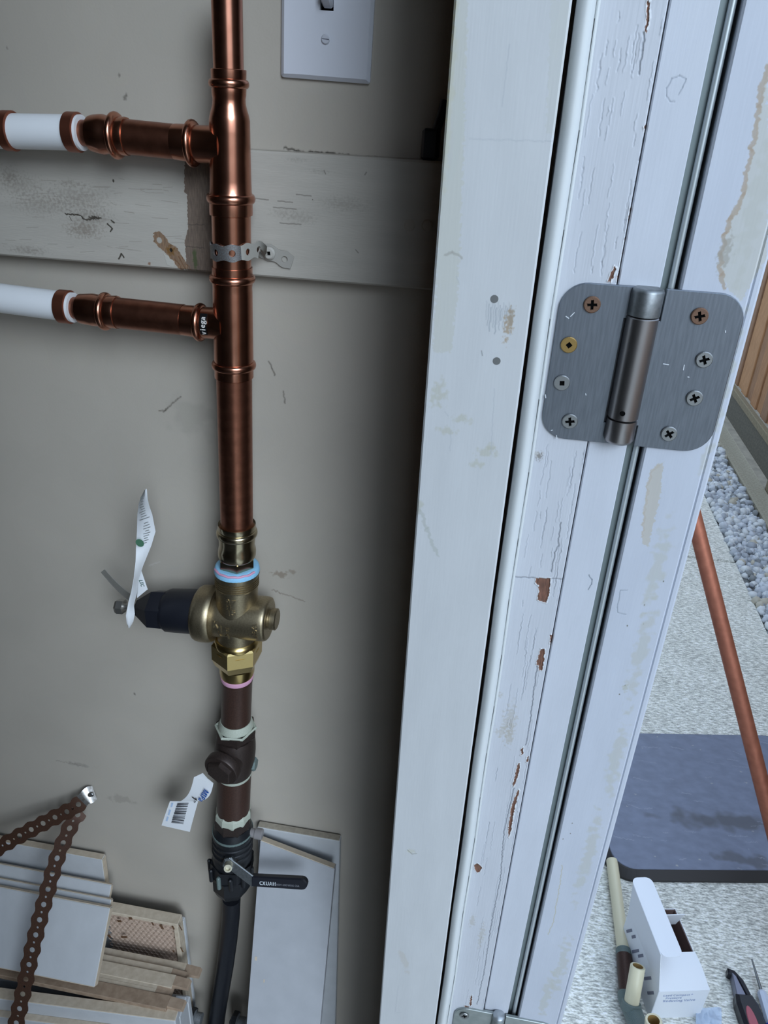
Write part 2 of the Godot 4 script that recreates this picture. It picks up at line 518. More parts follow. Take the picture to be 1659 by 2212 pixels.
func materials():
	M.copper = mottle(rgb(176, 120, 98), rgb(200, 142, 118), 0.24, 1.0, 9.0, 5, 0.012)
	M.copper_dull = mottle(rgb(136, 90, 72), rgb(170, 112, 90), 0.36, 1.0, 12.0, 6, 0.015)
	M.copper_ring = mat(rgb(150, 92, 72), 0.38, 0.9)
	M.copper_out = mottle(rgb(150, 94, 74), rgb(180, 116, 92), 0.58, 0.7, 8.0, 7, 0.012)
	M.bronze = mottle(rgb(148, 136, 112), rgb(184, 170, 142), 0.42, 1.0, 30.0, 8, 0.03)
	M.brass = mat(rgb(196, 172, 116), 0.26, 1.0)
	M.nickel = mat(rgb(176, 164, 138), 0.22, 1.0)
	M.brown_pipe = mottle(rgb(58, 42, 36), rgb(88, 62, 52), 0.42, 0.35, 26.0, 9, 0.03)
	M.old_bronze = mottle(rgb(46, 40, 38), rgb(74, 60, 54), 0.48, 0.45, 30.0, 10, 0.03)
	M.black_iron = mottle(rgb(20, 22, 26), rgb(38, 40, 44), 0.45, 0.2, 30.0, 11, 0.03)
	M.black_plastic = mat(rgb(22, 24, 32), 0.45)
	M.black_pipe = mottle(rgb(16, 18, 24), rgb(36, 38, 44), 0.4, 0.1, 22.0, 12, 0.03)
	M.dope = mottle(rgb(158, 164, 148), rgb(200, 204, 190), 0.4, 0.0, 60.0, 13, 0.03)
	M.blue_dope = mottle(rgb(120, 186, 226), rgb(170, 214, 240), 0.45, 0.0, 70.0, 14, 0.03)
	M.pink = mat(rgb(214, 160, 186), 0.6)
	M.teal_film = mottle(rgb(70, 86, 86), rgb(138, 152, 146), 0.5, 0.0, 60.0, 15, 0.03)
	M.pvc = mat(rgb(226, 228, 230), 0.4)
	M.cream_pipe = mat(rgb(226, 218, 186), 0.4)
	M.galv = mottle(rgb(120, 124, 126), rgb(150, 154, 156), 0.45, 0.9, 24.0, 16, 0.02)
	M.steel = mat(rgb(196, 194, 190), 0.42, 1.0)
	M.zinc = mat(rgb(150, 152, 152), 0.42, 0.9)
	M.rust_screw = mottle(rgb(88, 62, 48), rgb(142, 114, 94), 0.6, 0.5, 160.0, 17, 0.03)
	M.brass_screw = mottle(rgb(150, 118, 62), rgb(186, 160, 110), 0.4, 0.8, 160.0, 18, 0.03)
	M.rusty_strap = mottle(rgb(62, 42, 32), rgb(92, 62, 46), 0.55, 0.4, 40.0, 19, 0.03)
	M.white_plastic = mat(rgb(212, 214, 222), 0.35)
	M.white_board = mottle(rgb(186, 188, 190), rgb(196, 198, 200), 0.55, 0.0, 3.0, 20, 0.02)
	M.plank_white = mottle(rgb(164, 166, 170), rgb(174, 176, 180), 0.55, 0.0, 3.0, 26, 0.02)
	M.paper = mat(rgb(232, 234, 236), 0.6)
	M.bare_wood = mottle(rgb(186, 170, 148), rgb(208, 194, 174), 0.7, 0.0, 8.0, 21, 0.02)
	M.comb = mottle(rgb(176, 152, 134), rgb(204, 182, 164), 0.6, 0.0, 20.0, 22, 0.02)
	M.ink = mat(rgb(60, 62, 66), 0.6)
	M.dark = mat(rgb(14, 14, 14), 1.0, 0.0, 0.0)

# ---------------------------------------------------------------- room shell
func room():
	# wall behind the pipes: painted plaster with its scuffs and cracks
	var p := Paint.new(1024, 1664, -0.82, 0.02, 0.0, 1.55, 4)
	p.fill(rgb(178, 170, 158), 0.03, 6.0, 6.0, 0.10, 900.0, 900.0)
	var dk := rgb(74, 68, 60)
	for s in [[[352, 890], [372, 872], [384, 862], [390, 856]], [[344, 888], [356, 886], [358, 882]], [[580, 780], [588, 796], [594, 812]], [[612, 846], [616, 872]]]:
		var a := []
		for q in s: a.append(q2(q[0], q[1], 0))
		p.line(a, 0.0008, dk, 0.75, 0.001, -0.25)
	for s in [[[548, 326], [560, 331], [572, 330], [584, 334]], [[614, 320], [640, 326], [652, 331], [676, 328], [720, 332], [760, 336]], [[770, 340], [800, 341], [826, 343]]]:
		var a := []
		for q in s: a.append(q2(q[0], q[1], 0))
		p.line(a, 0.0012, rgb(60, 56, 50), 0.85, 0.0015, -0.4)
	for b in [[256, 160, 3], [268, 210, 4], [290, 1498, 4], [272, 205, 3], [14, 102, 2], [256, 264, 2]]:
		p.blob(q2(b[0], b[1], 0), b[2] * 0.0004, b[2] * 0.0006, rgb(96, 90, 82), 0.6, 0.5, 0.6, 400.0, -0.15)
	p.blob(q2(605, 1240, 0), 0.010, 0.004, rgb(120, 104, 88), 0.5, 0.5, 0.9, 160.0, 0.0, -0.1)
	p.blob(q2(630, 1236, 0), 0.006, 0.003, rgb(120, 104, 88), 0.4, 0.5, 0.9, 160.0)
	p.line([q2(586, 1274, 0), q2(606, 1280, 0), q2(634, 1290, 0), q2(656, 1298, 0)], 0.0012, rgb(106, 94, 84), 0.5, 0.002)
	p.blob(q2(166, 1650, 0), 0.02, 0.004, rgb(120, 114, 106), 0.3, 0.5, 0.9, 90.0)
	p.line([q2(120, 1642, 0), q2(186, 1656, 0)], 0.001, rgb(110, 104, 98), 0.5, 0.003)
	p.blob(q2(260, 1725, 0), 0.02, 0.008, rgb(130, 122, 112), 0.3, 0.5, 0.9, 70.0)
	p.blob(q2(420, 900, 0), 0.03, 0.02, rgb(148, 142, 132), 0.3, 0.6, 0.9, 40.0)
	p.line([q2(322, 1222, 0), q2(345, 1214, 0)], 0.0014, rgb(196, 192, 186), 0.5, 0.001)
	var wm := mat(Color.WHITE, 0.62)
	wm.albedo_texture = p.tex()
	wm.heightmap_enabled = true; wm.heightmap_texture = p.relief(); wm.heightmap_scale = 0.05
	M.wall_paint = wm
	var mb := MB.new()
	mb.bx(Vector3(-3.12, -0.1, -0.12), Vector3(-0.043, 2.5, 0.0), 0.0)
	mb.uvmap(-0.82, 0.02, 0.0, 1.55)
	wm.texture_repeat = true
	struct("wall_back", mb, wm, "beige painted wall behind the copper pipes, scuffed and finely cracked")
	var plain := mottle(rgb(118, 104, 88), rgb(126, 112, 96), 0.7, 0.0, 2.0, 23)
	mb = MB.new()
	mb.bx(Vector3(-0.043, -0.1, -4.5), Vector3(0.06, 2.9, 0.15), 0.0)
	mb.bx(Vector3(-0.043, -0.1, 1.10), Vector3(0.06, 2.9, 4.5), 0.0)
	mb.bx(Vector3(-0.043, 2.06, 0.15), Vector3(0.06, 2.9, 1.10), 0.0)
	struct("wall_right", mb, plain, "outer wall of the room holding the doorway")
	# painted boards outside, lapped
	mb = MB.new()
	for k in 19:
		for zz in [[-4.5, 0.04], [1.16, 4.5]]:
			var y0 := k * 0.15
			mb.quad(Vector3(0.0745, y0, zz[0]), Vector3(0.0745, y0, zz[1]), Vector3(0.062, y0 + 0.15, zz[1]), Vector3(0.062, y0 + 0.15, zz[0]), Vector3(1, 0.08, 0).normalized())
			mb.quad(Vector3(0.0605, y0, zz[0]), Vector3(0.0605, y0, zz[1]), Vector3(0.0745, y0, zz[1]), Vector3(0.0745, y0, zz[0]), Vector3(0, -1, 0))
	struct("wall_outside", mb, mottle(rgb(208, 210, 210), rgb(216, 218, 218), 0.6, 0.0, 2.0, 25), "white lapped siding on the outside of the house wall")
	mb = MB.new()
	mb.bx(Vector3(-3.24, -0.1, -0.12), Vector3(-3.12, 2.5, 3.12), 0.0)
	struct("wall_left", mb, plain, "far side wall of the room")
	mb = MB.new()
	mb.bx(Vector3(-3.12, -0.1, 3.0), Vector3(-0.043, 2.5, 3.12), 0.0)
	struct("wall_front", mb, plain, "wall behind the viewer")
	mb = MB.new()
	mb.bx(Vector3(-3.24, 2.4, -0.12), Vector3(-0.043, 2.52, 3.12), 0.0)
	struct("ceiling", mb, plain, "ceiling of the room")
	mb = MB.new()
	mb.bx(Vector3(-3.12, -0.12, 0.0), Vector3(0.06, 0.0, 3.0), 0.0)
	struct("floor", mb, mottle(rgb(120, 118, 114), rgb(140, 138, 134), 0.8, 0.0, 3.0, 24), "bare concrete floor inside the doorway")

# ---------------------------------------------------------------- door jamb
func strip_paint(x0: float, x1: float, z: float, base: Color, sd: int) -> Paint:
	var p := Paint.new(192, 2048, x0, x1, 0.40, 1.56, sd)
	p.fill(base, 0.02, 40.0, 8.0, 0.05, 500.0, 22.0)
	return p
func paint_mat(p: Paint, relief := 0.05, rough := 0.5) -> StandardMaterial3D:
	var m := mat(Color.WHITE, rough)
	m.albedo_texture = p.tex()
	m.heightmap_enabled = true; m.heightmap_texture = p.relief(); m.heightmap_scale = relief
	return m
func jamb():
	var white := rgb(192, 194, 195)
	# stop board, flat face
	var z := ZJ + 0.013
	var p := strip_paint(-0.045, 0.019, z, white, 31)
	var yel := rgb(186, 180, 150)
	for b in [[972, 170, .003, .05], [976, 60, .003, .03], [960, 330, .003, .03], [968, 215, .0025, .05]]:
		p.blob(q2(b[0], b[1], z), b[2], b[3], yel, 0.7, 0.6, 0.8, 120.0)
	# old undercoat band along the inner edge, with an outline of its own
	p.poly(PackedVector2Array([q2(984, 0, z), q2(1010, 0, z), q2(1002, 330, z), q2(990, 620, z), q2(975, 760, z), q2(935, 760, z), q2(950, 400, z)]), rgb(187, 188, 180), 0.75, 0.002)
	p.poly(PackedVector2Array([q2(1190, 0, z), q2(1232, 0, z), q2(1205, 290, z), q2(1180, 290, z)]), rgb(188, 190, 185), 0.6, 0.0015)
	for b in [[945, 850, .006, .010], [1050, 975, .008, .004], [1030, 1000, .006, .003], [965, 930, .007, .003], [1000, 905, .008, .003], [905, 1090, .003, .006], [1058, 965, .004, .003]]:
		p.blob(q2(b[0], b[1], z), b[2], b[3], rgb(174, 173, 156), 0.5, 0.6, 0.9, 200.0)
	p.line([q2(896, 1060, z), q2(906, 1100, z), q2(920, 1140, z), q2(945, 1200, z)], 0.0022, rgb(168, 171, 165), 0.55, 0.002)
	p.line([q2(962, 550, z), q2(978, 546, z), q2(996, 556, z)], 0.0016, rgb(160, 158, 150), 0.7, 0.001)
	# scuffed patch round the two nail holes
	for k in 14:
		var x := 1052.0 + k * 4.0
		p.line([q2(x, 650 + (k * 7) % 20, z), q2(x - 3, 690 + (k * 13) % 34, z)], 0.0005, rgb(140, 146, 152), 0.35 + 0.2 * (k % 3), 0.0006)
	p.blob(q2(1098, 698, z), 0.003, 0.010, rgb(158, 138, 114), 0.75, 0.5, 1.1, 300.0)
	p.blob(q2(1104, 684, z), 0.002, 0.006, rgb(150, 140, 126), 0.6, 0.5, 1.1, 300.0)
	p.line([q2(1040, 758, z), q2(1042, 768, z)], 0.0005, rgb(110, 112, 112), 0.7)
	p.blob(q2(872, 2075, z), 0.004, 0.018, rgb(184, 180, 174), 0.6, 0.4, 0.7, 90.0, 0.0, 0.25)
	p.blob(q2(888, 1838, z), 0.0045, 0.0028, rgb(190, 190, 178), 0.7, 0.4, 0.6, 260.0, -0.3)
	p.line([q2(880, 1836, z), q2(890, 1845, z), q2(900, 1844, z)], 0.0007, rgb(120, 120, 110), 0.7)
	for s in [[986, 598, 990, 610], [975, 930, 972, 975], [860, 2130, 854, 2185], [1015, 300, 1200, 306], [855, 2188, 866, 2187], [1100, 95, 1085, 230], [960, 890, 968, 900], [1068, 840, 1060, 980]]:
		p.line([q2(s[0], s[1], z), q2(s[2], s[3], z)], 0.0005, rgb(168, 172, 176), 0.6, 0.0006)
	var mb := MB.new()
	mb.bx(Vector3(-0.043, 0.0, 0.15), Vector3(0.0160, 2.06, z), 0.0012)
	mb.uvmap(-0.045, 0.019, 0.40, 1.56)
	var tr := struct("trim_1", mb, paint_mat(p, 0.04), "flat white painted door stop board at the edge of the dark corner")
	for s in [[1068, 646], [1073, 780]]:
		var c := pz(s[0], s[1], z + 0.0002)
		mb = MB.new()
		mb.loft([[c + Vector3(0, 0, -0.004), 0.0012], [c + Vector3(0, 0, -0.0005), 0.0022], [c, 0.0024]], Vector3(0, 0, 1), 14)
		part("nail_head", mb, M.zinc, tr, "dull metal nail head sunk in the paint")
	# rabbet face with the flaking paint
	z = ZJ
	p = strip_paint(0.014, 0.066, z, rgb(190, 193, 199), 32)
	var wood := rgb(106, 70, 54)
	# raised paint cracks and ridges along the grain
	for k in 150:
		var yy := rng.randf_range(20, 2190)
		if yy > 600 and yy < 960: continue
		var f := 1.0 - 0.24 * yy / 2212.0
		var xl := 1292.0 - 0.143 * yy
		var xr := 1452.0 - 0.185 * yy
		var xx: float = lerp(xl + 15, xr - 6, rng.randf())
		var ln := rng.randf_range(12, 90)
		p.line([q2(xx, yy, z), q2(xx - ln * 0.08 + rng.randf_range(-2, 2), yy + ln * 0.5, z), q2(xx - ln * 0.17, yy + ln, z)], 0.0008, rgb(176, 180, 188), 0.5, 0.0008, [-0.4, 0.35][k % 2])
	for s in [[[1400, 0], [1398, 40], [1392, 68], [1388, 110], [1380, 160]], [[1392, 300], [1386, 330], [1380, 345]], [[1372, 470], [1380, 410], [1386, 360]], [[1278, 975], [1262, 1080], [1248, 1160], [1242, 1195], [1234, 1250]], [[1210, 1130], [1205, 1180], [1198, 1195], [1190, 1235]], [[1160, 1440], [1152, 1500], [1144, 1560], [1135, 1610]], [[1110, 1700], [1088, 1800], [1080, 1900], [1060, 2000], [1045, 2100], [1030, 2170]], [[1100, 1246], [1150, 1248], [1220, 1252]]]:
		var a := []
		for q in s: a.append(q2(q[0], q[1], z))
		p.line(a, 0.0008, rgb(128, 132, 140), 0.8, 0.0008, -0.5)
	var chips := [
		[[1399, 0], [1404, 2], [1402, 40], [1396, 70], [1394, 66], [1397, 35]],
		[[1391, 274], [1398, 268], [1403, 274], [1400, 288], [1392, 286]],
		[[1362, 448], [1367, 452], [1358, 500], [1348, 560], [1342, 604], [1332, 608], [1336, 590], [1346, 545], [1354, 500]],
		[[1327, 575], [1331, 580], [1326, 596], [1318, 610], [1312, 608], [1318, 594]],
		[[1157, 1249], [1189, 1249], [1186, 1285], [1180, 1302], [1160, 1296], [1164, 1282], [1164, 1265], [1157, 1260]],
		[[1189, 1372], [1195, 1372], [1193, 1395], [1190, 1404], [1188, 1392]],
		[[1168, 1402], [1177, 1403], [1174, 1430], [1171, 1448], [1164, 1448], [1164, 1438], [1158, 1435]],
		[[1126, 1618], [1130, 1614], [1130, 1628], [1125, 1632]],
		[[1138, 1636], [1143, 1634], [1141, 1645], [1137, 1646]],
		[[1119, 1650], [1123, 1648], [1121, 1665], [1116, 1684], [1109, 1700], [1108, 1694], [1114, 1670]],
		[[1120, 1705], [1122, 1708], [1114, 1735], [1108, 1765], [1104, 1792], [1099, 1810], [1098, 1792], [1104, 1745], [1112, 1722]],
		[[1024, 1868], [1032, 1865], [1041, 1874], [1037, 1882], [1031, 1886], [1026, 1879]],
		[[1016, 2153], [1020, 2150], [1018, 2172], [1014, 2174]],
		[[1004, 2172], [1013, 2174], [1010, 2180], [1003, 2180]],
	]
	for c in chips:
		var a := PackedVector2Array()
		for q in c: a.append(q2(q[0], q[1], z))
		var loop := []
		for q in a: loop.append(q)
		loop.append(a[0])
		p.line(loop, 0.0012, rgb(212, 214, 216), 0.9, 0.0008, 0.35)
		p.poly(a, wood, 0.95, 0.0008, -0.45, 0.35)
	for b in [[1162, 982, .003, .004], [1100, 1590, .004, .012], [1085, 1580, .006, .006], [1075, 1500, .004, .004], [1040, 2020, .003, .02], [1020, 1990, .003, .01], [1100, 1560, .006, .02]]:
		p.blob(q2(b[0], b[1], z), b[2], b[3], rgb(166, 160, 148), 0.4, 0.5, 1.0, 260.0)
	p.blob(q2(1165, 985, z), 0.0022, 0.003, rgb(90, 84, 78), 0.5, 0.4, 1.3, 700.0)
	mb = MB.new()
	mb.bx(Vector3(0.0192, 0.0, 0.15), Vector3(0.0640, 2.06, z), 0.0007)
	mb.uvmap(0.014, 0.066, 0.40, 1.56)
	struct("trim_2", mb, paint_mat(p, 0.09), "white hinge jamb with cracked paint flaking off to brown wood")
	# bulb weather seal in the corner of the rabbet
	mb = MB.new()
	var prof := []
	for k in 13:
		var a := PI * k / 12.0
		prof.append(Vector2(0.0238 - cos(a) * 0.0050, ZJ + 0.0005 + sin(a) * 0.0080))
	for q in [Vector2(0.0292, ZJ + 0.0016), Vector2(0.0299, ZJ + 0.0021), Vector2(0.0306, ZJ + 0.0014), Vector2(0.0311, ZJ + 0.0002)]: prof.append(q)
	for i in prof.size() - 1:
		var d0: Vector2 = prof[min(i + 1, prof.size() - 1)] - prof[max(i - 1, 0)]
		var d1: Vector2 = prof[min(i + 2, prof.size() - 1)] - prof[i]
		var n0 := Vector3(-d0.y, 0, d0.x).normalized()
		var n1 := Vector3(-d1.y, 0, d1.x).normalized()
		for k in 40:
			var ya := 2.06 * k / 40.0
			var yb := 2.06 * (k + 1) / 40.0
			var wa := 0.0004 * sin(k * 1.7)
			var wb := 0.0004 * sin((k + 1) * 1.7)
			mb.quad_s(Vector3(prof[i].x + wa, ya, prof[i].y), Vector3(prof[i + 1].x + wa, ya, prof[i + 1].y), Vector3(prof[i + 1].x + wb, yb, prof[i + 1].y), Vector3(prof[i].x + wb, yb, prof[i].y), n0, n1, n1, n0)
	struct("trim_3", mb, mat(rgb(200, 204, 204), 0.42), "white vinyl bulb weather seal running beside the hinge jamb")
	# outer casing strip
	z = ZJ - 0.002
	p = strip_paint(0.064, 0.0905, z, rgb(192, 196, 204), 33)
	p.line([q2(1440, 190, z), q2(1452, 170, z), q2(1468, 164, z), q2(1482, 172, z), q2(1474, 190, z), q2(1466, 205, z)], 0.0006, rgb(150, 156, 166), 0.8, 0.0006, -0.4)
	p.line([q2(1440, 190, z), q2(1438, 206, z), q2(1446, 218, z), q2(1456, 220, z)], 0.0006, rgb(150, 156, 166), 0.7, 0.0006, -0.4)
	p.line([q2(1272, 1242, z), q2(1278, 1252, z), q2(1277, 1262, z), q2(1270, 1274, z)], 0.0006, rgb(104, 112, 122), 0.8, 0.0005, -0.4)
	mb = MB.new()
	mb.bx(Vector3(0.0651, 0.0, 0.05), Vector3(0.0895, 2.10, z), 0.0007)
	mb.uvmap(0.064, 0.0905, 0.40, 1.56)
	struct("trim_4", mb, paint_mat(p, 0.04), "smooth white outer casing strip behind the hinge barrel")
	# metal edge channel with a round bead in it
	mb = MB.new()
	mb.bx(Vector3(0.0897, 0, ZJ - 0.03), Vector3(0.0984, 2.05, ZJ - 0.0085), 0.0004)
	var ch := struct("trim_5", mb, mat(rgb(112, 122, 122), 0.5, 0.4), "dull metal weather strip channel between casing and open door")
	mb = MB.new()
	mb.tube([Vector3(0.0964, 0, ZJ - 0.0068), Vector3(0.0964, 2.05, ZJ - 0.0068)], 0.0020, 16)
	part("bead", mb, mat(rgb(196, 204, 206), 0.35, 0.5), ch, "rounded metal bead")
	# open door seen on its hinge edge
	z = ZJ
	p = strip_paint(0.099, 0.147, z, rgb(186, 191, 201), 34)
	var grime := rgb(188, 180, 166)
	# water stain with a brown tide line
	p.poly(PackedVector2Array([q2(1659, 130, z), q2(1640, 230, z), q2(1625, 320, z), q2(1604, 420, z), q2(1580, 470, z), q2(1566, 505, z), q2(1556, 560, z), q2(1552, 580, z), q2(1568, 622, z), q2(1600, 650, z), q2(1659, 560, z)]), rgb(184, 184, 178), 0.8, 0.002)
	p.line([q2(1656, 140, z), q2(1640, 230, z), q2(1625, 320, z), q2(1604, 420, z), q2(1580, 470, z), q2(1566, 505, z), q2(1558, 550, z), q2(1556, 590, z), q2(1568, 620, z)], 0.0024, rgb(160, 143, 124), 0.7, 0.002)
	p.blob(q2(1566, 545, z), 0.004, 0.010, rgb(150, 146, 136), 0.6, 0.5, 0.9, 240.0)
	p.poly(PackedVector2Array([q2(1404, 1020, z), q2(1420, 1004, z), q2(1434, 1000, z), q2(1430, 1030, z), q2(1424, 1080, z), q2(1400, 1180, z), q2(1386, 1175, z), q2(1390, 1110, z), q2(1398, 1050, z)]), rgb(180, 175, 165), 0.8, 0.0015)
	p.line([q2(1426, 1002, z), q2(1406, 1018, z), q2(1400, 1050, z), q2(1392, 1110, z), q2(1386, 1160, z)], 0.0012, rgb(176, 166, 152), 0.6, 0.002)
	p.line([q2(1340, 1275, z), q2(1333, 1312, z), q2(1334, 1324, z), q2(1352, 1327, z)], 0.0006, rgb(140, 148, 158), 0.8, 0.0005, -0.4)
	p.line([q2(1340, 1275, z), q2(1354, 1275, z)], 0.0006, rgb(140, 148, 158), 0.8, 0.0005, -0.4)
	for b in [[1392, 1306], [1390, 1347], [1355, 1351], [1433, 1255], [1350, 1480], [1338, 1499], [1236, 1778], [1232, 1800], [1216, 1812]]:
		p.blob(q2(b[0], b[1], z), 0.0006, 0.0008, rgb(90, 86, 74), 0.8, 0.5, 0.3, 300.0)
	p.blob(q2(1350, 1485, z), 0.003, 0.004, rgb(172, 172, 156), 0.6, 0.5, 0.9, 300.0)
	p.line([q2(1215, 1870, z), q2(1206, 1930, z), q2(1196, 1990, z), q2(1184, 2020, z)], 0.0007, rgb(178, 168, 140), 0.7, 0.001)
	for b in [[1420, 1230, .006, .04], [1385, 1400, .006, .05], [1330, 1640, .006, .05], [1270, 1850, .006, .06], [1210, 2090, .006, .05], [1180, 2150, .005, .04], [1560, 860, .004, .05], [1640, 420, .006, .05]]:
		p.blob(q2(b[0], b[1], z), b[2], b[3], rgb(178, 179, 172), 0.6, 0.5, 0.9, 90.0)
	mb = MB.new()
	mb.bx(Vector3(0.1003, 0.02, -0.72), Vector3(0.1395, 2.04, z), 0.0012)
	mb.bx(Vector3(0.1395, 0.02, -0.72), Vector3(0.1450, 2.04, z - 0.0022), 0.0016)
	mb.uvmap(0.099, 0.147, 0.40, 1.56)
	struct("door_1", mb, paint_mat(p, 0.04), "white door swung wide open, seen on its stained hinge edge")

# ---------------------------------------------------------------- outdoors
func ground_and_fence():
	# broom-finished concrete: ridges across the walk, pale grains
	var p := Paint.new(1024, 1024, 0.0, 1.0, 0.0, 1.0, 41)
	for y in 1024:
		for x in 1024:
			var a := p.nz.get_noise_2d(x * 0.035, y * 0.16)
			var b := p.nz.get_noise_2d(x * 0.12 + 40.0, y * 0.3)
			var c := p.nz.get_noise_2d(x * 0.006, y * 0.006)
			var k := 0.87 + 0.32 * a + 0.22 * b + 0.06 * c
			var i := (y * 1024 + x)
			p.px[i * 3] = k * 0.99; p.px[i * 3 + 1] = k * 0.99; p.px[i * 3 + 2] = k * 0.95
			p.hg[i] = 0.5 + 0.3 * a + 0.2 * b
	var cm := paint_mat(p, 0.25, 0.85)
	for s in [[-1.865, 3.2, "nearer slab of the grey broom-finished concrete walk beside the house"], [-6.0, -1.873, "farther slab of the grey concrete walk, beyond the joint"]]:
		var mb := MB.new()
		mb.bx(Vector3(0.06, -0.12, s[0]), Vector3(0.925, 0.0, s[1]), 0.004)
		mb.uvflat(1.15, 1.15)
		struct("walkway", mb, cm, s[2])
	var mb := MB.new()
	mb.bx(Vector3(0.925, -0.14, -6.0), Vector3(9.0, -0.03, 4.0), 0.0)
	mb.bx(Vector3(-0.1, -0.14, -12.0), Vector3(9.0, -0.04, -6.0), 0.0)
	mb.bx(Vector3(-0.1, -0.14, 3.2), Vector3(9.0, -0.04, 9.0), 0.0)
	struct("soil", mb, mottle(rgb(92, 88, 78), rgb(120, 114, 102), 0.95, 0.0, 2.0, 42), "bare ground under the gravel and beyond the fence")
	# concrete kerb under the fence
	mb = MB.new()
	mb.bx(Vector3(1.105, -0.1, -6.0), Vector3(1.185, 0.02, 4.0), 0.006)
	struct("kerb", mb, mottle(rgb(140, 134, 118), rgb(172, 166, 148), 0.9, 0.0, 6.0, 43, 0.03), "worn concrete kerb between the gravel and the fence")
	# gravel strip: the stones in view one by one, the rest of the bed in one piece
	var bed := MB.new()
	bed.bx(Vector3(0.925, -0.1, -6.0), Vector3(1.105, -0.008, 4.0), 0.0)
	var g := struct("gravel_bed", bed, mat(rgb(118, 120, 120), 0.95), "strip of pale blue-grey gravel between the walk and the fence kerb")
	var shapes := []
	for k in 8:
		var s := MB.new()
		var nzz := FastNoiseLite.new()
		nzz.seed = 60 + k; nzz.frequency = 0.9
		var sc := Vector3(rng.randf_range(0.8, 1.25), rng.randf_range(0.5, 0.8), rng.randf_range(0.7, 1.1))
		var pt := func(i: int, j: int) -> Vector3:
			var th := PI * i / 5.0
			var ph := TAU * j / 8.0
			var d := Vector3(sin(th) * cos(ph), cos(th), sin(th) * sin(ph))
			return d * sc * (1.0 + 0.35 * nzz.get_noise_3dv(d * 1.6))
		for i in 5:
			for j in 8:
				var q := [pt.call(i, j), pt.call(i, j + 1), pt.call(i + 1, j + 1), pt.call(i + 1, j)]
				s.quad_s(q[0], q[1], q[2], q[3], q[0].normalized(), q[1].normalized(), q[2].normalized(), q[3].normalized())
		shapes.append(s.mesh())
	var stone_m := [mat(rgb(200, 206, 214), 0.6), mat(rgb(172, 178, 186), 0.6), mat(rgb(218, 222, 224), 0.55), mat(rgb(192, 186, 170), 0.7), mat(rgb(136, 140, 142), 0.7), mat(rgb(212, 218, 226), 0.55)]
	var near := 0
	var far_v := []
	for k in 3000:
		var at := Vector3(rng.randf_range(0.93, 1.10), rng.randf_range(-0.008, 0.008), rng.randf_range(-4.2, -0.6))
		var r := rng.randf_range(0.009, 0.019)
		var bs := Basis.from_euler(Vector3(rng.randf() * 6.0, rng.randf() * 6.0, rng.randf() * 6.0)).scaled(Vector3.ONE * r)
		var d := at - EYE
		var cxm := Vector3(R0.x, R1.x, R2.x).dot(d)
		var cz := Vector3(R0.z, R1.z, R2.z).dot(d)
		var sx := 829.5 + F * cxm / cz
		var t := Transform3D(bs, at)
		if near < 300 and sx < 1690.0 and at.z > -3.0 and at.y > -0.004 and r > 0.011:
			near += 1
			var o := MeshInstance3D.new()
			o.mesh = shapes[k % 8]; o.material_override = stone_m[(k * 7) % 6]; o.name = "stone"
			g.add_child(o, true)
			o.transform = t
		else:
			far_v.append(t)
	for grp in 3:
		var mm := MultiMesh.new()
		mm.transform_format = MultiMesh.TRANSFORM_3D
		mm.mesh = shapes[grp]
		var mine := []
		for i in far_v.size():
			if i % 3 == grp: mine.append(far_v[i])
		mm.instance_count = mine.size()
		for i in mine.size(): mm.set_instance_transform(i, mine[i])
		var mi := MultiMeshInstance3D.new()
		mi.multimesh = mm; mi.material_override = stone_m[grp]; mi.name = "gravel"
		mi.set_meta("kind", "stuff")
		g.add_child(mi, true)
	# board fence: upright boards, bottom rail with a kick board under it, posts
	var f := thing("board_fence", "brown wooden fence of upright boards standing beyond the gravel strip", "fence")
	var bm := []
	for k in 4: bm.append(mottle([rgb(146, 106, 74), rgb(132, 98, 72), rgb(158, 116, 80), rgb(126, 96, 74)][k], [rgb(186, 140, 100), rgb(170, 130, 98), rgb(196, 150, 108), rgb(164, 128, 100)][k], 0.8, 0.0, 5.0, 44 + k, 0.02))
	for k in 4:
		bm[k].uv1_scale = Vector3(14, 1.2, 14)
	var board := MB.new()
	board.bx(Vector3(0, 0, -0.043), Vector3(0.018, 1.22, 0.043), 0.003)
	var bmesh := board.mesh()
	var nb := 0
	var zz := -5.6
	while zz < 1.6:
		part("board", bmesh, bm[(nb * 7 + nb / 3) % 4], f).position = Vector3(1.214 + (0.008 if nb % 2 == 0 else 0.0), 0.20, zz)
		zz += 0.0885
		nb += 1
	var rail_m := mottle(rgb(118, 108, 88), rgb(146, 136, 112), 0.85, 0.0, 6.0, 49)
	var kick_m := mottle(rgb(84, 82, 74), rgb(110, 106, 94), 0.85, 0.0, 6.0, 50)
	for z0 in [-5.6, -2.47]:
		mb = MB.new()
		mb.bx(Vector3(1.188, 0.165, z0 + 0.05), Vector3(1.214, 0.2, z0 + (3.08 if z0 < -3.0 else 2.82)), 0.003)
		part("rail", mb, rail_m, f)
		mb = MB.new()
		mb.bx(Vector3(1.194, 0.045, z0 + 0.05), Vector3(1.218, 0.165, z0 + (3.08 if z0 < -3.0 else 2.82)), 0.003)
		part("kick_board", mb, kick_m, f)
		mb = MB.new()
		mb.bx(Vector3(1.188, 1.30, z0 + 0.05), Vector3(1.214, 1.39, z0 + (3.08 if z0 < -3.0 else 2.82)), 0.003)
		part("rail", mb, rail_m, f)
	for z0 in [-5.6, -2.47, 0.4]:
		mb = MB.new()
		mb.bx(Vector3(1.186, 0.0, z0 - 0.045), Vector3(1.275, 1.46, z0 + 0.045), 0.004)
		part("post", mb, rail_m, f)

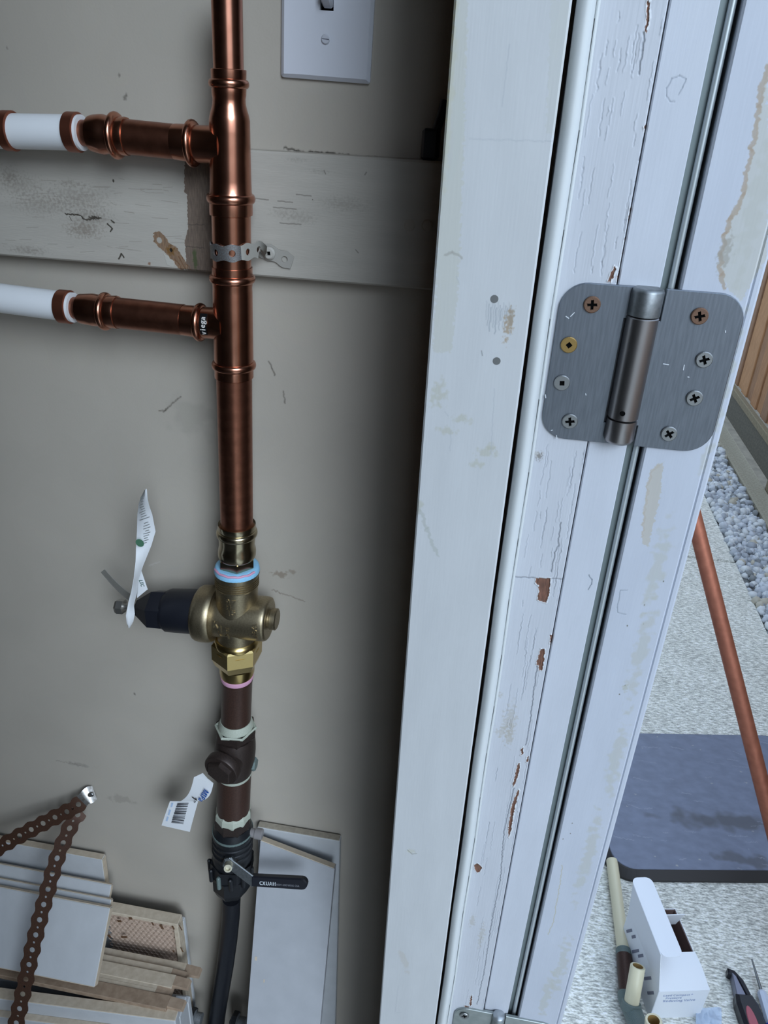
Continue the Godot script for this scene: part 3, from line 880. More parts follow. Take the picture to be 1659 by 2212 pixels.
# ---------------------------------------------------------------- ledger board, switch
func ledger_and_switch():
	var z := 0.019
	var p := Paint.new(2048, 448, -0.62, -0.02, 1.255, 1.375, 51)
	p.fill(rgb(178, 172, 162), 0.03, 8.0, 60.0, 0.08, 60.0, 900.0)
	var dk := rgb(66, 60, 52)
	# scraped, grimy patches
	for b in [[170, 430, .03, .012, .45], [90, 440, .03, .010, .4], [40, 400, .025, .010, .35], [200, 470, .02, .008, .45], [60, 540, .02, .004, .5], [150, 395, .012, .003, .35], [20, 380, .01, .008, .4]]:
		p.blob(q2(b[0], b[1], z), b[2], b[3], rgb(112, 104, 94), b[4] * 0.8, 1.1, 0.9, 300.0)
	for k in 60:
		var x := rng.randf_range(0, 380)
		var y := rng.randf_range(380, 550)
		p.line([q2(x, y, z), q2(x + rng.randf_range(8, 40), y + rng.randf_range(-2, 5), z)], 0.0005, rgb(120, 112, 102), 0.35, 0.0002)
	# gouge with splintered edge
	p.line([q2(142, 462, z), q2(165, 464, z), q2(178, 470, z), q2(186, 476, z), q2(200, 470, z), q2(216, 472, z)], 0.0012, dk, 0.9, 0.0015, -0.5)
	p.line([q2(150, 468, z), q2(156, 478, z)], 0.0006, dk, 0.7, 0.001, -0.3)
	p.blob(q2(203, 470, z), 0.005, 0.0015, dk, 0.9, 0.4, 0.9, 500.0, -0.5)
	p.blob(q2(180, 495, z), 0.018, 0.008, rgb(128, 118, 106), 0.6, 0.9, 0.9, 320.0)
	for s in [[[232, 484], [242, 494], [238, 500]], [[240, 476], [247, 482]], [[256, 560], [262, 548], [267, 556]]]:
		var a := []
		for q in s: a.append(q2(q[0], q[1], z))
		p.line(a, 0.0012, dk, 0.9, 0.0005, -0.5)
	p.blob(q2(244, 390, z), 0.001, 0.0014, dk, 0.9, 0.3, 0.3, 300.0, -0.5)
	# bare strip where another pipe once ran; its edge is the paint line
	p.poly(PackedVector2Array([q2(399, 340, z), q2(470, 340, z), q2(470, 600, z), q2(405, 600, z), q2(399, 520, z), q2(406, 495, z), q2(404, 420, z), q2(398, 415, z)]), rgb(110, 94, 82), 0.95, 0.0008, -0.15, 0.2)
	p.blob(q2(421, 562, z), 0.0022, 0.012, rgb(74, 84, 52), 0.85, 0.5, 0.6, 150.0)
	p.line([q2(406, 484, z), q2(440, 486, z)], 0.0008, dk, 0.5, 0.001)
	p.line([q2(402, 532, z), q2(440, 536, z)], 0.0008, dk, 0.5, 0.001)
	# rust print of an old strap beside it
	p.poly(PackedVector2Array([q2(332, 502, z), q2(346, 500, z), q2(356, 510, z), q2(364, 524, z), q2(382, 534, z), q2(392, 552, z), q2(408, 580, z), q2(390, 584, z), q2(372, 562, z), q2(358, 546, z), q2(344, 535, z), q2(332, 522, z)]), rgb(128, 100, 76), 0.9, 0.001, 0.0, 0.3)
	p.blob(q2(344, 519, z), 0.0026, 0.0026, rgb(170, 164, 154), 1.0, 0.2, 0.2, 100.0)
	p.blob(q2(369, 541, z), 0.0045, 0.0045, rgb(116, 82, 40), 0.9, 0.5, 0.7, 300.0)
	p.blob(q2(369, 540, z), 0.0014, 0.0018, rgb(30, 24, 18), 1.0, 0.3, 0.2, 300.0, -0.5)
	p.poly(PackedVector2Array([q2(354, 548, z), q2(378, 566, z), q2(374, 576, z), q2(360, 572, z)]), rgb(186, 182, 172), 0.9, 0.0006, 0.2)
	for s in [[[386, 554], [396, 572], [402, 584]], [[392, 552], [404, 570], [412, 584]], [[376, 560], [388, 572], [392, 582]]]:
		var a := []
		for q in s: a.append(q2(q[0], q[1], z))
		p.line(a, 0.0008, rgb(110, 76, 52), 0.8, 0.001)
	p.blob(q2(322, 569, z), 0.0016, 0.0016, rgb(128, 92, 72), 0.8, 0.5, 0.5, 300.0)
	# right of the riser
	for s in [[[551, 428], [580, 432]], [[600, 434], [632, 438]], [[604, 482], [650, 485]], [[700, 368], [703, 376]], [[791, 372], [788, 378]], [[768, 540], [774, 546]], [[590, 448], [640, 452]], [[640, 420], [672, 424]]]:
		p.line([q2(s[0][0], s[0][1], z), q2(s[1][0], s[1][1], z)], 0.0009, rgb(112, 106, 98), 0.6, 0.0004, -0.2)
	for b in [[610, 460, .012, .004], [650, 470, .015, .006], [690, 370, .01, .002], [740, 440, .02, .006], [640, 345, .012, .002]]:
		p.blob(q2(b[0], b[1], z), b[2], b[3], rgb(140, 134, 124), 0.4, 1.1, 0.9, 320.0)
	p.blob(q2(675, 431, z), 0.0006, 0.0006, dk, 0.9)
	var bm := paint_mat(p, 0.06, 0.6)
	var mb := MB.new()
	mb.bx(Vector3(-1.6, 1.2645, 0.0), Vector3(-0.0435, 1.361, z), 0.0015)
	mb.uvmap(-0.62, -0.02, 1.255, 1.375)
	var lb := solid("ledger_board", mb, bm, "beige painted wooden ledger board fixed flat across the wall behind the riser", "board")
	for s in [[885, 487], [923, 487]]:
		var c := pz(s[0], s[1], z)
		mb = MB.new()
		mb.loft([[c - Vector3(0, 0, 0.002), 0.0045], [c + Vector3(0, 0, 0.0006), 0.0045], [c + Vector3(0, 0, 0.001), 0.0035]], Vector3(0, 0, 1), 18)
		part("screw_head", mb, M.wall_paint, lb, "screw head painted over")
	# small dark plug on the top edge of the ledger, in the shaded corner
	var c := pz(930, 338, 0.012)
	var t := thing("cable_plug", "small black plug standing on the ledger board in the dark corner", "plug")
	mb = MB.new()
	mb.bx(Vector3(c.x - 0.007, 1.3612, 0.003), Vector3(c.x + 0.006, 1.383, 0.018), 0.002)
	part("body", mb, M.black_plastic, t)
	mb = MB.new()
	mb.tube([Vector3(c.x + 0.003, 1.382, 0.010), Vector3(c.x + 0.006, 1.392, 0.010), Vector3(c.x + 0.008, 1.402, 0.008)], 0.0035, 12)
	part("cable", mb, M.black_plastic, t)
	# light switch
	var s := thing("light_switch", "white toggle light switch plate on the wall right of the riser", "light switch")
	var sc := pz(706, 85, 0.0055)
	s.position = Vector3(sc.x, sc.y + 0.0302, 0.0)
	s.rotation.z = deg_to_rad(-1.6)
	mb = MB.new()
	var slot := PackedVector2Array([Vector2(-0.0052, -0.0122), Vector2(0.0052, -0.0122), Vector2(0.0052, 0.0122), Vector2(-0.0052, 0.0122)])
	mb.prism(rrect(0.0695, 0.114, 0.002, 3), Transform3D(), 0.0, 0.0055, 0.0028, slot)
	part("plate", mb, M.white_plastic, s)
	mb = MB.new()
	mb.box(Transform3D(Basis(Vector3.RIGHT, deg_to_rad(-24)), Vector3(0.0004, -0.003, 0.0075)), Vector3(0.0082, 0.0105, 0.017), 0.0016)
	part("toggle", mb, M.white_plastic, s)
	mb = MB.new()
	mb.bx(Vector3(-0.0052, -0.0122, 0.0), Vector3(0.0052, 0.0122, 0.0008), 0.0)
	part("slot_back", mb, M.dark, s)
	for y in [-0.0302, 0.0302]:
		var so := part("screw", screw_mesh(0.0034, 0.0014, "slot"), mat(rgb(196, 198, 206), 0.35), s)
		so.position = Vector3(0, y, 0.0054)
		so.rotation.z = -0.08

# ---------------------------------------------------------------- copper riser
func axis_x(y: float) -> float:
	var k := [pz(491, 0, ZP), pz(512, 1160, ZP), pz(512, 1480, ZP), pz(503, 1780, ZP), pz(500, 1940, ZP), pz(484, 2100, ZP), pz(470, 2212, ZP)]
	if y >= k[0].y: return k[0].x
	for i in k.size() - 1:
		if y <= k[i].y and y >= k[i + 1].y: return lerpf(k[i + 1].x, k[i].x, (y - k[i + 1].y) / (k[i].y - k[i + 1].y))
	return k[-1].x
# ring of the riser from where its front edge shows
func rg(py: float, w: float) -> Array:
	var a := pz(505, py, ZP)
	var r := 0.5 * w * mpp(a)
	var y := pz(505, py, ZP + r).y
	return [Vector3(axis_x(y), y, ZP), r]
func hb(px_: float, py: float, w: float) -> Array:
	var a := pz(px_, py, ZP)
	var r := 0.5 * w * mpp(a)
	return [Vector3(pz(px_, py, ZP + r).x, a.y, ZP), r]
# rounded bead between two rings
func bead(rings: Array, c: Array, half: float, base: float, ax: Vector3):
	for k in 9:
		var a := PI * k / 8.0
		rings.append([c[0] + ax * (-cos(a) * half), base + (c[1] - base) * sin(a)])
func riser():
	var t := thing("copper_riser", "upright copper riser pipe with two press tees branching left", "pipe")
	var dn := Vector3(0, -1, 0)
	# pipe lengths
	var mb := MB.new()
	var top := rg(-60, 66)
	top[1] = rg(120, 66)[1]
	mb.loft([top, [rg(160, 66)[0], rg(120, 66)[1]]], dn, 40)
	part("pipe", mb, M.copper, t)
	var pr: float = rg(890, 75)[1]
	mb = MB.new()
	mb.loft([[rg(455, 80)[0], pr], [rg(600, 80)[0], pr]], dn, 40)
	part("pipe", mb, M.copper, t)
	mb = MB.new()
	mb.loft([[rg(810, 75)[0], pr], [rg(1175, 70)[0], pr]], dn, 40)
	part("pipe", mb, M.copper_dull, t)
	# upper tee, reducing at its top
	var tee := Node3D.new()
	tee.name = "press_tee"
	t.add_child(tee, true)
	mb = MB.new()
	var r := []
	r.append(rg(149, 75)); r.append(rg(150, 77)); r.append(rg(168, 76))
	bead(r, rg(181, 88), 0.0030, rg(181, 75)[1], dn)
	r.append(rg(196, 75)); r.append(rg(206, 74)); r.append(rg(214, 71)); r.append(rg(226, 72)); r.append(rg(238, 77)); r.append(rg(250, 84)); r.append(rg(262, 88)); r.append(rg(290, 88)); r.append(rg(395, 89)); r.append(rg(420, 90))
	var b2 := rg(436, 105)
	bead(r, b2, 0.0034, rg(436, 93)[1], dn)
	r.append(rg(448, 93)); r.append(rg(466, 93)); r.append(rg(471, 92)); r.append([rg(472, 80)[0], pr])
	mb.loft(r, dn, 44, true, true)
	part("body", mb, M.copper, tee)
	var ax := Vector3(-1, 0, 0)
	branch(tee, [[468, 314, 92], [452, 313, 82], [440, 312, 76], [420, 311, 75]], [397, 309, 96], [[385, 308, 74], [368, 306, 72], [363, 306, 71]], M.copper)
	# lower tee
	tee = Node3D.new()
	tee.name = "press_tee"
	t.add_child(tee, true)
	mb = MB.new()
	r = [[rg(585, 80)[0], pr], rg(586, 87), rg(600, 87)]
	bead(r, rg(613, 99), 0.0032, rg(613, 86)[1], dn)
	r.append(rg(624, 86)); r.append(rg(632, 84)); r.append(rg(640, 85)); r.append(rg(786, 84)); r.append(rg(794, 83))
	bead(r, rg(804, 95), 0.0032, rg(804, 84)[1], dn)
	r.append(rg(814, 83)); r.append(rg(828, 83)); r.append([rg(829, 76)[0], pr])
	mb.loft(r, dn, 44)
	part("body", mb, M.copper, tee)
	branch(tee, [[474, 698, 84], [460, 697, 74], [450, 697, 68], [432, 696, 67]], [416, 695, 82], [[405, 693, 67], [388, 691, 65], [380, 690, 65]], M.copper)
	# printed maker's band on the neck of the lower tee
	var c := hb(438, 696, 68)
	mb = MB.new()
	var rows := []
	for k in 9:
		var a := deg_to_rad(-46.0 + 78.0 * k / 8.0)
		var row := []
		for j in 2: row.append(c[0] + Vector3(-0.0030 + 0.006 * j, -sin(a) * (c[1] + 0.0004), cos(a) * (c[1] + 0.0004)))
		rows.append(row)
	mb.sheet(rows, 0.0002)
	var band := part("printed_band", mb, mat(rgb(14, 14, 16), 0.35), tee, "black printed band")
	var word := "viega"
	for k in 5:
		var a := deg_to_rad(24.0 - 13.0 * k)
		var nrm := Vector3(0, -sin(a), cos(a))
		lettering(word[k], frame(c[0] + nrm * (c[1] + 0.0006), Vector3(0, cos(a), sin(a)), nrm), 0.0042, mat(rgb(210, 205, 200), 0.5), band)
	# branch pipes, couplings, and the plastic pipes they feed
	for s in [
		[[[366, 306], [260, 295], [252, 294]], 70, [[258, 294, 75], [254, 294, 77], [243, 293, 75]], [228, 292, 95], [[214, 290, 76], [205, 290, 80], [196, 289, 78], [184, 288, 74], [179, 288, 70]], [[186, 288], [158, 286]], 52, [[160, 286], [-60, 281]], 71, [[152, 285], [127, 284]], 80, "upper white plastic water pipe with copper crimp rings", [[8, 282], [-14, 281]]],
		[[[384, 690], [236, 674], [230, 673]], 65, [[238, 674, 68], [234, 673, 70], [222, 672, 68]], [206, 671, 81], [[194, 669, 67], [184, 668, 69], [176, 667, 67], [162, 666, 64], [157, 665, 62]], [[164, 666], [138, 663]], 46, [[142, 663], [-60, 637]], 63, [[134, 662], [109, 660]], 71, "lower white plastic water pipe with one copper crimp ring", []],
	]:
		var w: float = s[1]
		mb = MB.new()
		var rr := []
		for q in s[0]: rr.append(hb(q[0], q[1], w))
		for q in rr: q[1] = rr[1][1]
		mb.loft(rr, ax, 36)
		part("branch_pipe", mb, M.copper_dull, t)
		mb = MB.new()
		rr = []
		for q in s[2]: rr.append(hb(q[0], q[1], q[2]))
		bead(rr, hb(s[3][0], s[3][1], s[3][2]), 0.0030, hb(s[3][0], s[3][1], s[2][2][2])[1], ax)
		for q in s[4]: rr.append(hb(q[0], q[1], q[2]))
		mb.loft(rr, ax, 40)
		part("coupling", mb, M.copper, t)
		mb = MB.new()
		rr = []
		for q in s[5]: rr.append(hb(q[0], q[1], s[6]))
		mb.loft(rr, ax, 30)
		part("insert_stub", mb, M.copper_dull, t)
		var w2 := thing("water_pipe", s[11], "pipe", "white plastic branch pipes")
		mb = MB.new()
		var c0 := hb(s[7][0][0], s[7][0][1], s[8])
		var c1 := hb(s[7][1][0], s[7][1][1], s[8])
		c1[1] = c0[1]
		mb.loft([[c0[0], c0[1] * 0.80], [c0[0], c0[1]], c1, ], ax, 36)
		part("tube", mb, M.pvc, w2)
		for ringd in [s[9], s[12]]:
			if ringd.size() < 2: continue
			mb = MB.new()
			var d0 := hb(ringd[0][0], ringd[0][1], s[10])
			var d1 := hb(ringd[1][0], ringd[1][1], s[10])
			d1[1] = d0[1]
			mb.loft([[d0[0], d0[1] * 0.93], [d0[0] + ax * 0.0006, d0[1]], [d1[0] - ax * 0.0006, d1[1]], [d1[0], d1[1] * 0.93]], ax, 36)
			part("crimp_ring", mb, M.copper_ring, w2, "dull copper crimp ring")
func branch(parent: Node, neck: Array, bd: Array, sleeve: Array, m: Material):
	var mb := MB.new()
	var rr := []
	for q in neck: rr.append(hb(q[0], q[1], q[2]))
	bead(rr, hb(bd[0], bd[1], bd[2]), 0.0032, hb(bd[0], bd[1], sleeve[0][2])[1], Vector3(-1, 0, 0))
	for q in sleeve: rr.append(hb(q[0], q[1], q[2]))
	mb.loft(rr, Vector3(-1, 0, 0), 40)
	part("neck", mb, m, parent)

# ---------------------------------------------------------------- pressure regulator
func regulator():
	var dn := Vector3(0, -1, 0)
	var ax := Vector3(-1, 0, 0)
	# press adapter between the riser and the regulator
	var a := thing("press_adapter", "polished brass press adapter joining the riser to the regulator", "fitting")
	var mb := MB.new()
	var r := [[rg(1150, 70)[0], rg(890, 75)[1]], rg(1151, 80), rg(1160, 82)]
	bead(r, rg(1173, 88), 0.0036, rg(1173, 78)[1], dn)
	for q in [[1188, 77], [1197, 75], [1206, 80], [1214, 81], [1220, 80], [1223, 76]]: r.append(rg(q[0], q[1]))
	mb.loft(r, dn, 44)
	part("sleeve", mb, M.nickel, a)
	mb = MB.new()
	mb.loft([rg(1222, 74), rg(1225, 80), rg(1240, 80), rg(1243, 76)], dn, 6, true, true, true, 0.2)
	part("hex_collar", mb, M.nickel, a)
	mb = MB.new()
	mb.loft([rg(1240, 70), rg(1262, 70)], dn, 32)
	part("thread", mb, M.nickel, a)
	# sealant
	var s := thing("thread_sealant", "sky blue sealant and pink tape smeared round the regulator's upper joint", "sealant")
	mb = MB.new()
	r = []
	for q in [[1240, 76], [1243, 86], [1248, 93], [1254, 96], [1259, 97], [1262, 95]]: r.append(rg(q[0], q[1]))
	mb.loft(r, dn, 40)
	part("blue_ring", mb, M.blue_dope, s)
	mb = MB.new()
	var path := []
	var c := rg(1247, 88)
	for k in 17:
		var g := deg_to_rad(20.0 + 130.0 * k / 16.0)
		path.append(c[0] + Vector3(cos(g) * (c[1] + 0.0012), 0.0004 * sin(k * 1.9) + 0.0002, sin(g) * (c[1] + 0.0012)))
	mb.tube(path, 0.0012, 8)
	part("pink_tape", mb, M.pink, s, "pink thread tape")
	# regulator
	var t := thing("pressure_regulator", "brass water pressure regulator with black plastic bonnet pointing left", "valve")
	var body := Node3D.new()
	body.name = "body"
	t.add_child(body, true)
	mb = MB.new()
	r = [rg(1258, 80), rg(1259, 96), rg(1263, 97), rg(1266, 94)]
	for k in 5:
		r.append(rg(1267 + k * 4.6, 94)); r.append(rg(1268.4 + k * 4.6, 94)); r.append(rg(1269.6 + k * 4.6, 89)); r.append(rg(1270.6 + k * 4.6, 89))
	for q in [[1291, 89], [1330, 88], [1350, 86], [1372, 84], [1400, 83], [1418, 83]]: r.append(rg(q[0], q[1]))
	mb.loft(r, dn, 48)
	part("flow_tube", mb, M.bronze, body)
	mb = MB.new()
	r = []
	for q in [[444, 1325, 92], [452, 1326, 93], [480, 1328, 96], [540, 1333, 98], [552, 1334, 98], [560, 1335, 97], [565, 1335, 94], [568, 1336, 88], [570, 1336, 76]]: r.append(hb(q[0], q[1], q[2]))
	mb.loft(r, ax, 48)
	part("cross_tube", mb, M.bronze, body)
	mb = MB.new()
	r = []
	for q in [[566, 1336, 40], [578, 1336, 40], [579, 1336, 48], [590, 1337, 48], [593, 1337, 42]]: r.append(hb(q[0], q[1], q[2]))
	mb.loft(r, ax, 28)
	part("plug", mb, M.bronze, body)
	mb = MB.new()
	r = []
	for q in [[448, 1324, 90], [446, 1324, 108], [443, 1323, 118], [437, 1322, 124], [428, 1322, 125], [414, 1321, 124], [408, 1320, 122], [404, 1320, 116], [403, 1320, 100]]: r.append(hb(q[0], q[1], q[2]))
	mb.loft(r, ax, 48)
	part("flange", mb, M.bronze, body)
	# raised casting marks
	var hc := hb(480, 1330, 97)
	for w in [["K", 462, 12.0], ["J", 474, 2.0], ["F", 488, -2.0], ["L", 472, -16.0], ["1", 487, -24.0]]:
		var g := deg_to_rad(-w[2])
		var nrm := Vector3(0, -sin(g), cos(g))
		var cx := pz(w[1], 1330, ZP + hc[1]).x
		lettering(w[0], frame(Vector3(cx, hc[0].y, ZP) + nrm * (hc[1] - 0.0001), Vector3(1, 0, 0), nrm), 0.0076, M.bronze, body, 0.0016, "Droid Sans", "cast_letter")
	var rim := hb(548, 1334, 98)
	var word := "IREXA"
	for k in 5:
		var g := deg_to_rad(20.0 - 9.0 * k)
		var nrm := Vector3(0, -sin(g), cos(g))
		lettering(word[k], frame(Vector3(rim[0].x, rim[0].y, ZP) + nrm * (rim[1] + 0.0001), Vector3(0, cos(g), sin(g)), nrm), 0.0056, M.bronze, body, 0.0016, "Droid Sans", "cast_letter")
	var vc := rg(1318, 88)
	for w in [["9", 492, 1301], ["H", 493, 1312], ["1", 493, 1324], ["7", 505, 1304], ["5", 505, 1325]]:
		var q := pz(w[1], w[2], ZP + vc[1])
		var g := asin(clampf((q.x - axis_x(q.y)) / vc[1], -0.9, 0.9))
		var nrm := Vector3(sin(g), 0, cos(g))
		lettering(w[0], frame(Vector3(axis_x(q.y), q.y, ZP) + nrm * (vc[1] - 0.0001), Vector3(cos(g), 0, -sin(g)), nrm), 0.0068, M.bronze, body, 0.0016, "Droid Sans", "cast_letter")
	# bonnet
	mb = MB.new()
	r = []
	for q in [[410, 1319, 99], [406, 1319, 99], [400, 1318, 98], [344, 1315, 94], [340, 1314, 88], [337, 1314, 84]]: r.append(hb(q[0], q[1], q[2]))
	mb.loft(r, ax, 44)
	var bn := part("bonnet", mb, M.black_plastic, t, "black plastic spring bonnet")
	mb = MB.new()
	r = []
	for q in [[338, 1314, 90], [308, 1312, 88], [290, 1311, 42], [287, 1311, 36]]: r.append(hb(q[0], q[1], q[2]))
	mb.loft(r, ax, 6, true, true, true, PI / 6)
	part("hex_nose", mb, M.black_plastic, bn)
	mb = MB.new()
	mb.loft([hb(292, 1311, 14), hb(256, 1309, 14)], ax, 16)
	var bolt := part("adjusting_bolt", mb, M.steel, t, "bright steel adjusting bolt")
	mb = MB.new()
	mb.loft([hb(260, 1309, 26), hb(259, 1309, 34), hb(246, 1308, 34), hb(243, 1308, 29)], ax, 6, true, true, true, 0.3)
	part("hex_head", mb, M.steel, bolt)
	# union nut below
	mb = MB.new()
	r = []
	for q in [[1402, 84], [1408, 92], [1413, 95], [1418, 95], [1421, 90], [1425, 90], [1428, 96]]: r.append(rg(q[0], q[1]))
	mb.loft(r, dn, 44)
	part("lip", mb, M.brass, t)
	mb = MB.new()
	r = []
	for q in [[1416, 100], [1422, 108], [1452, 106], [1462, 92]]: r.append(rg(q[0], q[1]))
	mb.loft(r, dn, 6, true, true, true, PI / 6 + 0.05)
	part("union_nut", mb, M.brass, t, "hexagonal brass union nut")
	mb = MB.new()
	r = []
	for q in [[1460, 74], [1474, 74], [1479, 70]]: r.append(rg(q[0], q[1]))
	mb.loft(r, dn, 36)
	part("tail_ring", mb, M.brass, t)

# ---------------------------------------------------------------- nipple, check valve, ball valve
func lower_valves():
	var dn := Vector3(0, -1, 0)
	var n := thing("pipe_nipple", "short dark brown pipe nipple between the regulator and the check valve", "pipe")
	var mb := MB.new()
	mb.loft([rg(1484, 66), rg(1493, 67), rg(1494, 65), rg(1600, 63)], dn, 36)
	part("tube", mb, M.brown_pipe, n)
	mb = MB.new()
	mb.loft([rg(1477, 66), rg(1480, 71), rg(1485, 71), rg(1488, 67)], dn, 36)
	part("pink_tape", mb, M.pink, n, "pink thread tape")
	# check valve
	var t := thing("check_valve", "dark corroded check valve with a hexagonal cap facing left, tagged", "valve")
	mb = MB.new()
	mb.loft([rg(1598, 68), rg(1600, 86), rg(1604, 91), rg(1606, 91)], dn, 6, true, true, true, 0.12)
	part("sealant", mb, M.dope, t, "pale green dried thread sealant")
	mb = MB.new()
	mb.loft([rg(1578, 66), rg(1588, 72), rg(1596, 74)], dn, 32)
	part("sealant", mb, M.dope, t)
	mb = MB.new()
	mb.loft([rg(1605, 91), rg(1618, 89), rg(1622, 80)], dn, 6, true, true, true, 0.12)
	part("hex_end", mb, M.old_bronze, t)
	mb = MB.new()
	var r := []
	for q in [[1618, 78], [1626, 83], [1640, 86], [1656, 87], [1672, 85], [1684, 80], [1694, 74], [1698, 70]]: r.append(rg(q[0], q[1]))
	mb.loft(r, dn, 40)
	part("body", mb, M.old_bronze, t)
	var bc := rg(1652, 80)
	var cd: Vector3 = (pz(478, 1664, bc[0].z + 0.030) - bc[0]).normalized()
	var c0: Vector3 = bc[0]
	mb = MB.new()
	mb.loft([[c0, 0.0180], [c0 + cd * 0.022, 0.0180], [c0 + cd * 0.0235, 0.0208], [c0 + cd * 0.031, 0.0208], [c0 + cd * 0.0325, 0.0195]], cd, 36)
	var cap := part("cap", mb, M.old_bronze, t)
	mb = MB.new()
	mb.loft([[c0 + cd * 0.032, 0.0160], [c0 + cd * 0.0365, 0.0152], [c0 + cd * 0.0372, 0.0138]], cd, 6, true, true, true, 0.4)
	part("hex_boss", mb, M.old_bronze, cap)
	mb = MB.new()
	var sb := pz(546, 1656, ZP)
	mb.loft([[Vector3(c0.x, sb.y, ZP - 0.004), 0.0085], [Vector3(sb.x + 0.001, sb.y, ZP - 0.004), 0.0085], [Vector3(sb.x + 0.003, sb.y, ZP - 0.004), 0.007]], Vector3(1, 0, 0), 6, true, true, true)
	part("side_plug", mb, M.teal_film, t)
	mb = MB.new()
	mb.loft([rg(1693, 68), rg(1696, 74), rg(1699, 74), rg(1702, 70)], dn, 36)
	part("sealant", mb, M.dope, t)
	# nipple
	n = thing("pipe_nipple", "short dark brown pipe nipple between the check valve and the ball valve", "pipe")
	mb = MB.new()
	mb.loft([rg(1690, 72), rg(1796, 69)], dn, 36)
	part("tube", mb, M.brown_pipe, n)
	# ball valve
	t = thing("ball_valve", "dark ball valve at the foot of the riser with a black lever handle", "valve")
	mb = MB.new()
	mb.loft([rg(1776, 70), rg(1784, 76), rg(1794, 77), rg(1797, 74)], dn, 10, true, true, true)
	part("sealant", mb, M.dope, t, "pale green dried thread sealant")
	mb = MB.new()
	mb.loft([rg(1795, 78), rg(1812, 78), rg(1816, 74)], dn, 8, true, true, true, 0.2)
	part("hex_end", mb, M.old_bronze, t)
	mb = MB.new()
	r = []
	for q in [[1812, 74], [1820, 78], [1828, 84], [1833, 85]]: r.append(rg(q[0], q[1]))
	for k in 4:
		r.append(rg(1836 + k * 11, 86)); r.append(rg(1841 + k * 11, 82)); r.append(rg(1844 + k * 11, 82))
	r.append(rg(1884, 84)); r.append(rg(1892, 82))
	mb.loft(r, dn, 40)
	part("body", mb, M.black_iron, t)
	mb = MB.new()
	mb.loft([rg(1826, 80), rg(1829, 86), rg(1832, 86), rg(1834, 84)], dn, 36)
	part("mineral_crust", mb, M.teal_film, t, "pale blue-green crust")
	mb = MB.new()
	mb.loft([rg(1893, 82), rg(1896, 92), rg(1918, 93), rg(1920, 88)], dn, 8, true, true, true, 0.25)
	part("lower_nut", mb, M.black_iron, t)
	mb = MB.new()
	mb.loft([rg(1920, 90), rg(1926, 86), rg(1946, 82), rg(1952, 66)], dn, 8, true, true, true, 0.05)
	part("lower_nut", mb, M.black_iron, t)
	# lugs on the lower nut
	var lc := rg(1915, 92)
	for k in 6:
		var g := deg_to_rad(10.0 + 32.0 * k)
		var d := Vector3(cos(g), 0, sin(g))
		mb = MB.new()
		mb.box(frame(lc[0] + d * (lc[1] + 0.0005), Vector3(-d.z, 0, d.x), d), Vector3(0.005, 0.022, 0.005), 0.0015)
		part("lug", mb, M.teal_film if k == 3 else M.black_iron, t)
	var sc := rg(1874, 80)
	var tip := pz(490, 1886, ZP + 0.050)
	var sd: Vector3 = (tip - sc[0]).normalized()
	mb = MB.new()
	mb.loft([[sc[0], 0.0095], [sc[0] + sd * 0.026, 0.0095], [sc[0] + sd * 0.027, 0.0085]], sd, 24)
	part("stem_boss", mb, M.old_bronze, t)
	mb = MB.new()
	mb.loft([[sc[0] + sd * 0.026, 0.0085], [sc[0] + sd * 0.036, 0.0085], [sc[0] + sd * 0.037, 0.007]], sd, 6, true, true, true, 0.2)
	part("packing_nut", mb, M.galv, t)
	mb = MB.new()
	mb.loft([[sc[0] + sd * 0.036, 0.0048], [sc[0] + sd * 0.047, 0.0048], [sc[0] + sd * 0.047, 0.0030], [sc[0] + sd * 0.044, 0.0028]], sd, 20)
	part("stem", mb, mat(rgb(206, 200, 178), 0.4, 0.5), t, "pale brass stem end")
	var h0 := sc[0] + sd * 0.038 as Vector3
	var h1 := pz(546, 1899, h0.z)
	var h2 := pz(664, 1910, h0.z)
	mb = MB.new()
	var dirh := (h2 - h1).normalized()
	mb.box(frame((h0 + h1) * 0.5, h1 - h0, Vector3(0.0, 0.35, 1.0)), Vector3(h0.distance_to(h1) + 0.01, 0.013, 0.0026), 0.0008)
	part("lever_plate", mb, M.galv, t, "bare metal lever plate")
	mb = MB.new()
	var hx := frame((h1 + h2) * 0.5, dirh, Vector3(0.0, 0.45, 1.0))
	var hl := h1.distance_to(h2)
	var pl := PackedVector2Array([Vector2(-hl / 2, -0.0066), Vector2(-hl / 2, 0.0062)])
	for k in 9:
		var g := PI / 2 - PI * k / 8.0
		pl.append(Vector2(hl / 2 - 0.007 + cos(g) * 0.007, sin(g) * 0.007))
	mb.prism(pl, hx, -0.004, 0.004, 0.0016)
	var hd := part("handle", mb, M.black_plastic, t, "black vinyl grip with worn white lettering")
	lettering("CXUAH", Transform3D(hx.basis, hx * Vector3(-0.014, -0.0012, 0.0041)), 0.0046, mat(rgb(190, 196, 200), 0.6), hd)
	lettering("ISO 9001 600 WOG CSA", Transform3D(hx.basis, hx * Vector3(0.0075, -0.0018, 0.0041)), 0.0017, mat(rgb(104, 106, 112), 0.6), hd)
	mb = MB.new()
	var dp := pz(552, 1800, ZP)
	mb.loft([[Vector3(axis_x(dp.y), dp.y, ZP), 0.0055], [dp, 0.0055], [dp, 0.0068], [dp + Vector3(0.008, 0, 0), 0.0068], [dp + Vector3(0.009, 0, 0), 0.0055]], Vector3(1, 0, 0), 22)
	part("drain_cap", mb, mat(rgb(136, 132, 132), 0.3), t, "small grey drain cap")
	# supply pipe down to the floor
	n = thing("supply_pipe", "black supply pipe bending down to the floor below the ball valve", "pipe")
	mb = MB.new()
	var path := []
	for q in [[500, 1940], [499, 1975], [494, 2030], [486, 2090], [477, 2145], [470, 2190], [464, 2240], [460, 2290]]: path.append(pz(q[0], q[1], ZP))
